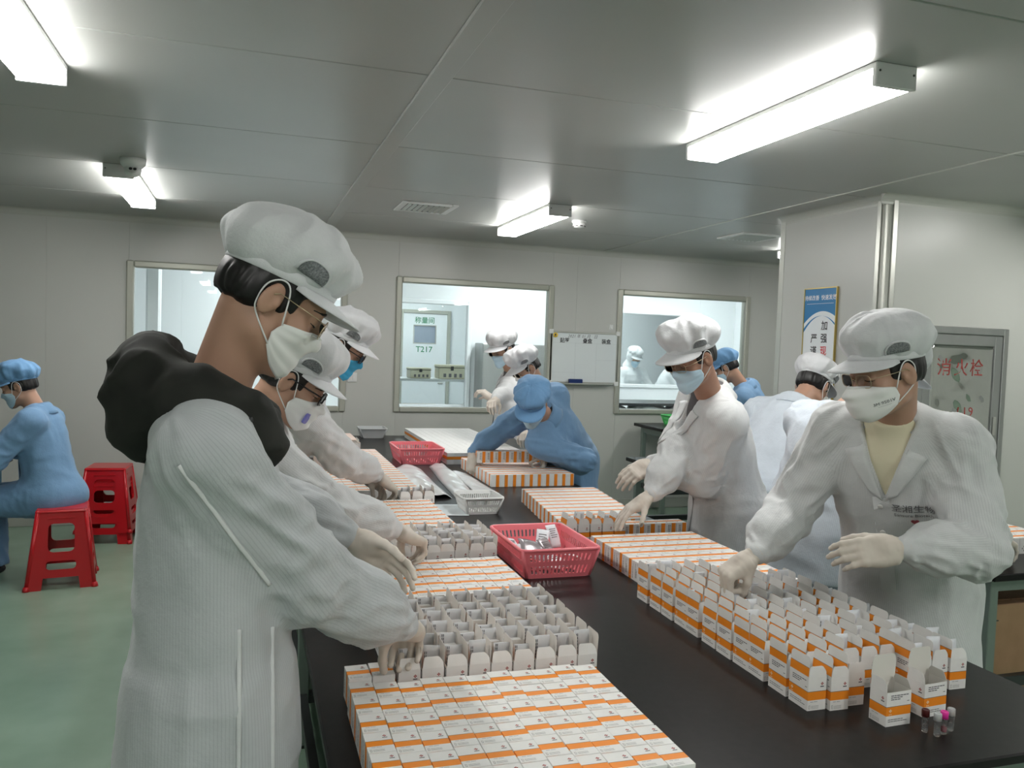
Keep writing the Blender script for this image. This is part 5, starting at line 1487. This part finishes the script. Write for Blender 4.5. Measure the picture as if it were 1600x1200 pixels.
# four sample tubes at the front right
M_['tube_clear']=mat('clear tube plastic',(.92,.94,.95),.05,trans=.9,ior=1.3,alpha=.55); M_['liquid']=mat('clear liquid',(.85,.88,.90),.05,trans=.8,ior=1.33); M_['pink_liquid']=mat('pink liquid',(.70,.16,.22),.1,trans=.4)
def tube(x,y,capm,lab,liq):
    e=empty('sample_tube',(x,y,TZ+.0004)); e.scale=(1.32,1.32,1.38); tag(e,lab,'tube','sample tubes at the table corner')
    b=MB(); b.lathe([(.0046,0),(.0052,.0006),(.0054,.006),(.0056,.024),(.0056,.0265),(.0048,.0265),(.0046,.006),(.0040,.004)],16,M_['tube_clear']); b.build('body',e)
    b=MB(); b.lathe([(.0044,.0038),(.0046,.0055),(.0047,.0125),(.0010,.0126)],14,liq); b.build('liquid',e)
    b=MB(); prof=[(.0058,.0255),(.0066,.0262)]
    b.lathe([(.0050,.0255),(.0066,.0258),(.0066,.0365),(.0060,.0376),(.0045,.0376),(.0043,.0366)],20,capm); b.build('cap',e)
tube(1.492,1.462,mat('maroon cap',(.07,.010,.010),.35),'small clear tube with maroon cap, leftmost of four',M_['liquid'])
tube(1.503,1.438,mat('frosted cap',(.70,.72,.73),.3,trans=.3),'small clear tube with frosted cap between maroon and pink ones',M_['liquid'])
tube(1.527,1.443,mat('magenta cap',(.80,.04,.36),.35),'small tube with magenta cap and pink liquid',M_['pink_liquid'])
tube(1.556,1.452,mat('clear cap',(.75,.77,.78),.2,trans=.4),'small clear tube with clear cap, rightmost of four',M_['liquid'])
# ------------------------------------------------------------------ red stools
M_['red']=mat('red stool plastic',(.50,.008,.014),.28,coat=.2)
def stool(x,y,rz,lab,z=0,h=.50,group='red plastic stools'):
    e=empty('plastic_stool',(x,y,z),rz); tag(e,lab,'stool',group)
    t_,b_=.135,.195; sl=math.atan2(b_-t_,h); hh=h/math.cos(sl)
    for k in range(4):
        outer=[(-b_,0),(-b_+.085,0),(-b_+.095,.075),(b_-.095,.075),(b_-.085,0),(b_,0),(t_,hh),(-t_,hh)]
        up=rrect(-.075,.235,.075,.415,.03,3)[::-1]; lw=rrect(-.085,.125,.085,.180,.022,3)[::-1]
        V,F=holed(outer,[up,lw],.012,Matrix.Rotation(k*R(90),4,'Z')@Matrix.Translation((0,-b_,0))@Matrix.Rotation(R(90)-sl,4,'X'))
        link('side_panel',mesh('side_panel',V,F),M_['red'],e)
    for sx in (-1,1):
        for sy in (-1,1):
            b=MB(); b.tube([(sx*b_*.985,sy*b_*.985,0),(sx*t_*.985,sy*t_*.985,h-.004)],.014,8,M_['red']); b.build('leg',e)
            b=MB(); b.lathe([(.022,0),(.021,.012),(.015,.03)],10,M_['red'],Matrix.Translation((sx*b_*.985,sy*b_*.985,0))); b.build('foot',e)
    b=MB(); b.box((-t_-.014,-t_-.014,h-.028),(t_+.014,t_+.014,h),M_['red'],None,.011); b.build('seat',e)
    b=MB()
    for k in range(4):
        b.box((-.08,-.012,h-.060-k*0),(.08,.0,h-.052),M_['red'],Matrix.Rotation(k*R(90),4,'Z')@Matrix.Translation((0,-t_-.004,0)))
    b.build('rib',e)
    return e
stool(-1.125,5.98,R(8),'red plastic stool under the seated worker in blue')
stool(-1.02,7.15,R(-4),'red plastic stool by the back wall, lower one of two stacked')
stool(-1.02,7.15,R(-4),'red plastic stool stacked on top of the other by the back wall',.085)
# ------------------------------------------------------------------ the workers
base=dict(glove=M_['glove'],skinm=M_['skin'],hairm=M_['hair'])
# 1 tall man at the near left, dark hood over his coat
p=person('tall person in white coat with dark hood hanging behind, nearest at left table side',(-.060,1.72,.95),(-.068,1.715,1.53),(0.02,-1,0),(.045,1.675,1.715),(.85,.04,-.53),
 ((.345,1.80,1.015),(.245,2.06,1.165)),((-.75,-.10,-.9),(-.2,.8,-.5)),coat=M_['coat_shaded'],trousers=M_['trousers_dark'],mask=('surgical',M_['mask_white']),cap=(1,M_['cap']),glass='thin',bag=1.10,
 poses=('grip','relaxed'),palms=((0,.15,-1),(-.2,-.9,-.5)),fdirs=((.25,.85,-.45),(.80,-.10,-.52)),res=.0065,seed=3,amp=.012,girth=.92,coll=False,front=False,hem=.55,**base)
def hood(p):
    W=p['W'];L=p['L']; o=p['neck']
    F=Field(o-[.34,.27,.26],o+[.26,.27,.16],.006)
    q=lambda x,y,z:W(x,y,L+z)
    # thick roll round the neck, open to the front, and the bag of the hood on the back
    pts=[]
    for k in range(15):
        a=R(-150+300*k/14); pts.append(q(.140*math.sin(a),-.005-.100*math.cos(a),.010-.050*(abs(a)/R(152))**2+.022*math.cos(a)))
    for a,b in zip(pts[:-1],pts[1:]): F.put(cone(a,b,.046,.046),.03)
    F.put(ell(q(0,-.112,-.010),(.130,.066,.105),p['T']),.05)
    F.put(ell(q(0,-.100,.048),(.115,.056,.048),p['T']),.04)
    F.put(cone(q(-.13,.07,-.06),q(-.12,.10,-.085),.040,.030),.03); F.put(cone(q(.13,.07,-.06),q(.12,.10,-.085),.040,.030),.03)
    F.put(cone(q(0,-.02,.02),q(0,-.01,.14),.068,.066),.02,'s')
    F.each(lambda x,y,z:-.010*ridge(x*9+2,y*9,z*12+1)-.006*ridge(x*18,y*18+4,z*26)+.012*(vnoise(x*14,y*14,z*14)-.5),.05)
    P,Q=F.extract(); P=relax(P,Q,1,.4); h=p['put']('hood',npmesh('hood',P,Q),M_['hood'])
    bv=BVHTree.FromPolygons([tuple(v) for v in P],[tuple(int(i) for i in t) for t in Q])
    for (px_,z_) in ((.12,-.03),(.105,-.13)):
        c=Vector(q(px_,.0,z_)); d=Vector(p['T'][:,0])*.6+Vector(p['T'][:,1])*.8; d.normalize(); r=bv.ray_cast(c+d*.5,-d,.6)
        if r[0] is not None:
            b=MB(); b.lathe([(.0001,.004),(.004,.004),(.006,.002),(.006,-.002)][::-1],12,None,frame(r[0],d.orthogonal(),d.cross(d.orthogonal())))
            p['put']('snap_stud',b.mesh('snap_stud'),M_['dark_metal'])
hood(p)
# seam tape down the near sleeve and two ties at the side
def seam(p,pts,r=.006,name='seam_tape',d=None,m=None):
    out=[]
    for a in pts:
        c=Vector(a); dd=Vector(d or (-p['T'][:,1]*0+p['T'][:,0])); h=p['bvh'].ray_cast(c+dd*.5,-dd,.9)
        if h[0] is not None: out.append(h[0]+dd*.0015)
    if len(out)>2:
        b=MB(); b.tube(smooth_curve(out,4),r,6,squash=.3); me=b.mesh(name); p['put'](name,me,m or M_['coat'])
W=p['W'];L=p['L']; sr=V3(p['sh'][0]);er=V3(p['el'][0]);wr_=V3(p['wr'][0])
seam(p,[sr+(er-sr)*t+V3((-.045-.01*t,0,0)) for t in np.linspace(.05,.95,9)],.0045)
seam(p,[W(.1,.055,z) for z in np.linspace(-.30,.17,10)],.0045,'side_tie'); seam(p,[W(.1,.115,z) for z in np.linspace(-.30,.15,10)],.0045,'side_tie')
# 2 second at the left, valve mask
p=person('person in white coat, black glasses and valved mask, bowed over second left cartons',(-.06,2.80,.95),(.035,2.72,1.42),(.12,-1,0),(.135,2.635,1.510),(.83,-.12,-.52),
 ((.49,2.79,1.005),(.30,3.08,.99)),((-.3,-.6,-.8),(-.3,.6,-.7)),coat=M_['coat'],trousers=M_['trousers_dark'],mask=('cup',M_['mask_white']),cap=(2,M_['cap']),glass='thick',
 poses=('grip','pinch'),palms=((0,0,-1),(0,-.3,-1)),fdirs=((.9,.25,-.45),(.8,-.1,-.5)),res=.007,seed=5,amp=.012,**base)
def valve(p):
    b=MB(); G=MASKS['cup'][3]; c=Vector(G[13,22]); d=Vector((math.sin(R(20)),math.cos(R(20)),0))
    m=frame(c+d*.001,(math.cos(R(20)),-math.sin(R(20)),0),(0,0,1)); m=frame(c,Vector((math.cos(R(20)),-math.sin(R(20)),0)),Vector((0,0,1)))
    if (m.to_3x3()@Vector((0,0,1))).dot(d)<0: m=m@Matrix.Rotation(math.pi,4,'X')
    b.poly(rrect(-.013,-.017,.013,.017,.008,4),.007,None,m); o=link('valve',b.mesh('valve'),M_['valve'],p['root']); o.matrix_local=p['HMl']
valve(p)
# 3 third at the left, bright blue mask
person('person in white coat with bright blue mask and black glasses, third along left table side',(-.02,3.95,.93),(.275,3.84,1.425),(.12,-1,0),(.405,3.765,1.61),(.82,-.22,-.52),
 ((.625,4.06,.985),(.56,4.18,.965)),((-.2,-.6,-.8),(-.3,.6,-.7)),coat=M_['coat'],trousers=M_['trousers_dark'],mask=('surgical',M_['mask_blue']),cap=(3,M_['cap']),glass='thick',
 poses=('pinch','pinch'),palms=((0,.2,-1),(0,-.3,-1)),fdirs=((.75,.2,-.6),(.8,-.1,-.5)),res=.008,seed=7,amp=.010,**base)
# 4 and 5 at the far right end of the table
person('person in white coat and blue mask standing by the middle window at table end',(2.17,6.66,.91),(2.09,6.46,1.42),(.35,.95,0),(1.98,6.42,1.60),(-.85,-.45,-.38),
 ((1.85,6.12,1.22),(1.88,6.25,1.20)),((.5,.3,-.8),(.2,-.6,-.8)),coat=M_['coat'],trousers=M_['trousers'],mask=('surgical',M_['mask_pale']),cap=(2,M_['cap']),glass='thin',
 poses=('pinch','pinch'),palms=((-.3,-.6,-.6),(-.3,.4,-.8)),res=.010,seed=11,vneck=.14,shirt=M_['grey_shirt'],logo=[('圣湘生物',.022,-.07,.33,M_['ink_red'])],**base)
person('person in white coat with black hair bowing behind the blue-coated worker',(2.33,6.02,.90),(2.13,5.98,1.345),(0,1,0),(2.03,5.96,1.475),(-.80,-.15,-.60),
 ((1.97,5.74,1.02),(1.93,5.98,1.00)),((.5,.4,-.8),(.5,-.5,-.8)),coat=M_['coat'],trousers=M_['trousers'],mask=('surgical',M_['mask_white']),cap=(3,M_['cap']),glass='thin',style='bob',
 poses=('pinch','pinch'),palms=((-.2,-.5,-.8),(-.2,.3,-.8)),res=.010,seed=13,**base)
# 6 blue coat leaning over the table
p=person('person in blue coat and blue cap leaning across the table holding carton row',(2.15,5.28,.88),(1.80,4.92,1.225),(.70,.70,0),(1.655,4.72,1.285),(-.35,-.62,-.76),
 ((1.40,5.12,.955),(1.865,5.02,.965)),((.2,.8,.15),(.85,-.35,-.3)),coat=M_['coat_blue'],trousers=M_['trousers'],mask=('surgical',M_['mask_pale']),cap=(1,M_['cap_blue']),
 poses=('grip','grip'),palms=((.8,0,-.6),(-.9,0,-.45)),fdirs=((-.1,-.25,-.6),(-.15,-.3,-.5)),res=.008,seed=17,amp=.011,vneck=.20,shirt=M_['black_shirt'],up=(.2,.3,1),vents=False,**base)
# 7 middle right
person('person in white coat and pale blue mask with tan face, middle of right table side',(2.165,3.33,.93),(1.955,3.22,1.475),(.25,.97,0),(1.775,3.06,1.615),(-.88,-.25,-.42),
 ((1.66,3.14,1.035),(1.80,3.42,1.13)),((.5,.55,-.7),(.5,-.75,-.45)),coat=M_['coat'],trousers=M_['trousers'],mask=('surgical',M_['mask_pale']),cap=(3,M_['cap']),glass='thin',
 poses=('reach','flat'),palms=((.2,0,-1),(.1,.7,-.7)),fdirs=((-.8,.05,-.5),(-.75,-.2,-.35)),res=.0065,seed=19,amp=.011,vneck=.17,shirt=M_['grey_shirt'],skinm=M_['skin_tan'],glove=M_['glove'],hairm=M_['hair'],
 logo=[('圣湘生物',.024,-.085,.36,M_['ink']),('Sansure Biotech',.013,-.085,.340,M_['ink'])])
# 8 blue coat in the back, turned away
person('person in blue coat and cap turned away beside the back table under the right window',(4.48,6.42,.90),(4.27,6.45,1.36),(.75,.66,0),(4.13,6.50,1.50),(-.60,.60,-.55),
 ((4.12,6.98,1.0),(3.92,6.75,1.05)),((.7,.5,-.8),(-.7,-.2,-.8)),coat=M_['coat_blue'],trousers=M_['trousers'],mask=('surgical',M_['mask_pale']),cap=(2,M_['cap_blue']),
 res=.010,seed=23,vents=False,**base)
# 9 bending away, white coat and grey trousers
person('person in white coat and grey blue trousers bending away over the side table',(2.55,3.62,.97),(2.80,3.74,1.385),(.45,-.89,0),(2.96,3.80,1.475),(.75,.35,-.60),
 ((3.17,3.72,.93),(3.12,4.05,.93)),((.1,-.7,-.7),(-.2,.7,-.7)),coat=M_['coat_cool'],trousers=M_['trousers'],mask=('surgical',M_['mask_white']),cap=(1,M_['cap']),
 poses=('pinch','pinch'),res=.008,seed=29,hem=.18,amp=.011,**base)
# 10 behind the right-hand man
person('person in white coat working at the side table behind the nearest right worker',(2.23,2.84,.95),(2.31,2.77,1.42),(.10,-1,0),(2.455,2.69,1.575),(.85,-.15,-.50),
 ((2.97,2.62,.93),(2.95,2.90,.93)),((.1,-.7,-.7),(-.2,.7,-.7)),coat=M_['coat_cool'],trousers=M_['trousers'],mask=('surgical',M_['mask_white']),cap=(2,M_['cap']),
 poses=('pinch','pinch'),res=.008,seed=31,hem=.20,amp=.010,**base)
# 11 nearest on the right
p=person('person in white coat, cream shirt, wire glasses and folded white mask, nearest at right',(2.15,2.215,.93),(1.865,2.02,1.47),(-.52,.85,0),(1.755,1.935,1.605),(-.96,.02,-.28),
 ((1.51,2.16,1.035),(1.735,1.80,1.13)),((-.15,.35,-.75),(.55,-.2,-.8)),coat=M_['coat'],trousers=M_['trousers'],mask=('fold',M_['mask_white']),cap=(1,M_['cap']),glass='thin',
 poses=('fist','flat'),palms=((.25,.1,-1),(.45,.55,-.35)),fdirs=((-.75,.05,-.45),(-.85,.30,-.12)),res=.0055,seed=37,amp=.012,vneck=.20,shirt=M_['shirt'],
 logo=[('圣湘生物',.030,-.080,.415,M_['ink']),('Sansure Biotech',.0165,-.080,.390,M_['ink']),('❤',.026,-.082,.362,M_['ink_red'])],**base)
def mask_print(p):
    """small printing on the folded mask"""
    G=MASKS['fold'][3]; bv=BVHTree.FromPolygons([tuple(v) for r in G for v in r],[(i*33+j,(i+1)*33+j,(i+1)*33+j+1,i*33+j+1) for i in range(24) for j in range(32)])
    a=R(-34); d=Vector((math.sin(a),math.cos(a),0)); u=Vector((math.cos(a),-math.sin(a),0))
    for (t_,s_,x_,z_) in (('3M 9501V',.0125,.004,-.062),('————',.008,.004,-.071)):
        V,F=text_mesh(t_,s_,.0001); VV=[]
        for v in V:
            c=Vector((0,-.01,z_+v.y+.12*v.x))+u*-(v.x+x_)+Vector((0,0,0)); h=bv.ray_cast(c+d*.3,-d,.4); VV.append((h[0]+d*.0016) if h[0] is not None else c+d*.1)
        o=link('mask_print',mesh('mask_print',VV,F),M_['ink'],p['root']); o.matrix_local=p['HMl']
mask_print(p)
# 12 seated at the left
person('seated person in blue coat and blue cap on the red stool at left edge',(-1.22,6.13,.585),(-1.32,6.16,1.115),(.12,.99,0),(-1.425,6.17,1.255),(-.93,.05,-.34),
 ((-1.75,6.35,.80),(-1.76,6.05,.80)),((.2,.6,-.7),(.2,-.6,-.8)),coat=M_['coat_blue'],trousers=M_['coat_blue'],mask=('surgical',M_['mask_pale']),cap=(3,M_['cap_blue']),
 poses=('relaxed','relaxed'),res=.008,seed=41,sitting=True,vents=False,**base)
# gowned workers seen through the right window
def gowned(lab,x,y,hy,fx,fy,seed,lean=.10,bow=-.45):
    f=unit((fx,fy,0)); rt=np.array([f[1],-f[0],0]); n_=V3((x,y,1.36))+f*lean; hd=n_+f*.06+V3((0,0,.155))
    p=person(lab,(x,y,.92),n_,rt,hd,f+V3((0,0,bow)),(n_+f*.30+rt*.10-V3((0,0,.30)),n_+f*.32-rt*.10-V3((0,0,.30))),(rt*.6-V3((0,0,.8)),-rt*.6-V3((0,0,.8))),
      coat=M_['gown'],trousers=M_['gown'],mask=('surgical',M_['mask_pale']),cap=(seed%3+1,M_['gown']),res=.012,seed=seed,vents=False,glove=M_['glove'],skinm=M_['skin'],hairm=M_['hair'])
    F=Field((-.15,-.17,-.18),(.15,.14,.18),.008); F.put(ell((0,-.02,.035),(.105,.125,.125)),.02); F.put(cone((0,-.04,-.05),(0,-.04,-.16),.09,.12),.03); F.put(ell((0,.12,-.02),(.075,.10,.10)),.02,'s')
    F.each(lambda a,b,c:-.006*ridge(a*16+seed,b*16,c*16)); P,Q=F.extract(); o=link('gown_hood',npmesh('gown_hood',P,Q),M_['gown'],p['root']); o.matrix_local=p['HMl']
gowned('gowned worker with hood and blue mask, leftmost behind the right window',5.60,11.55,0,.1,-1,51)
gowned('stooping gowned worker with hood, second behind the right window',6.05,11.35,0,.9,-.3,53,.2,-.8)
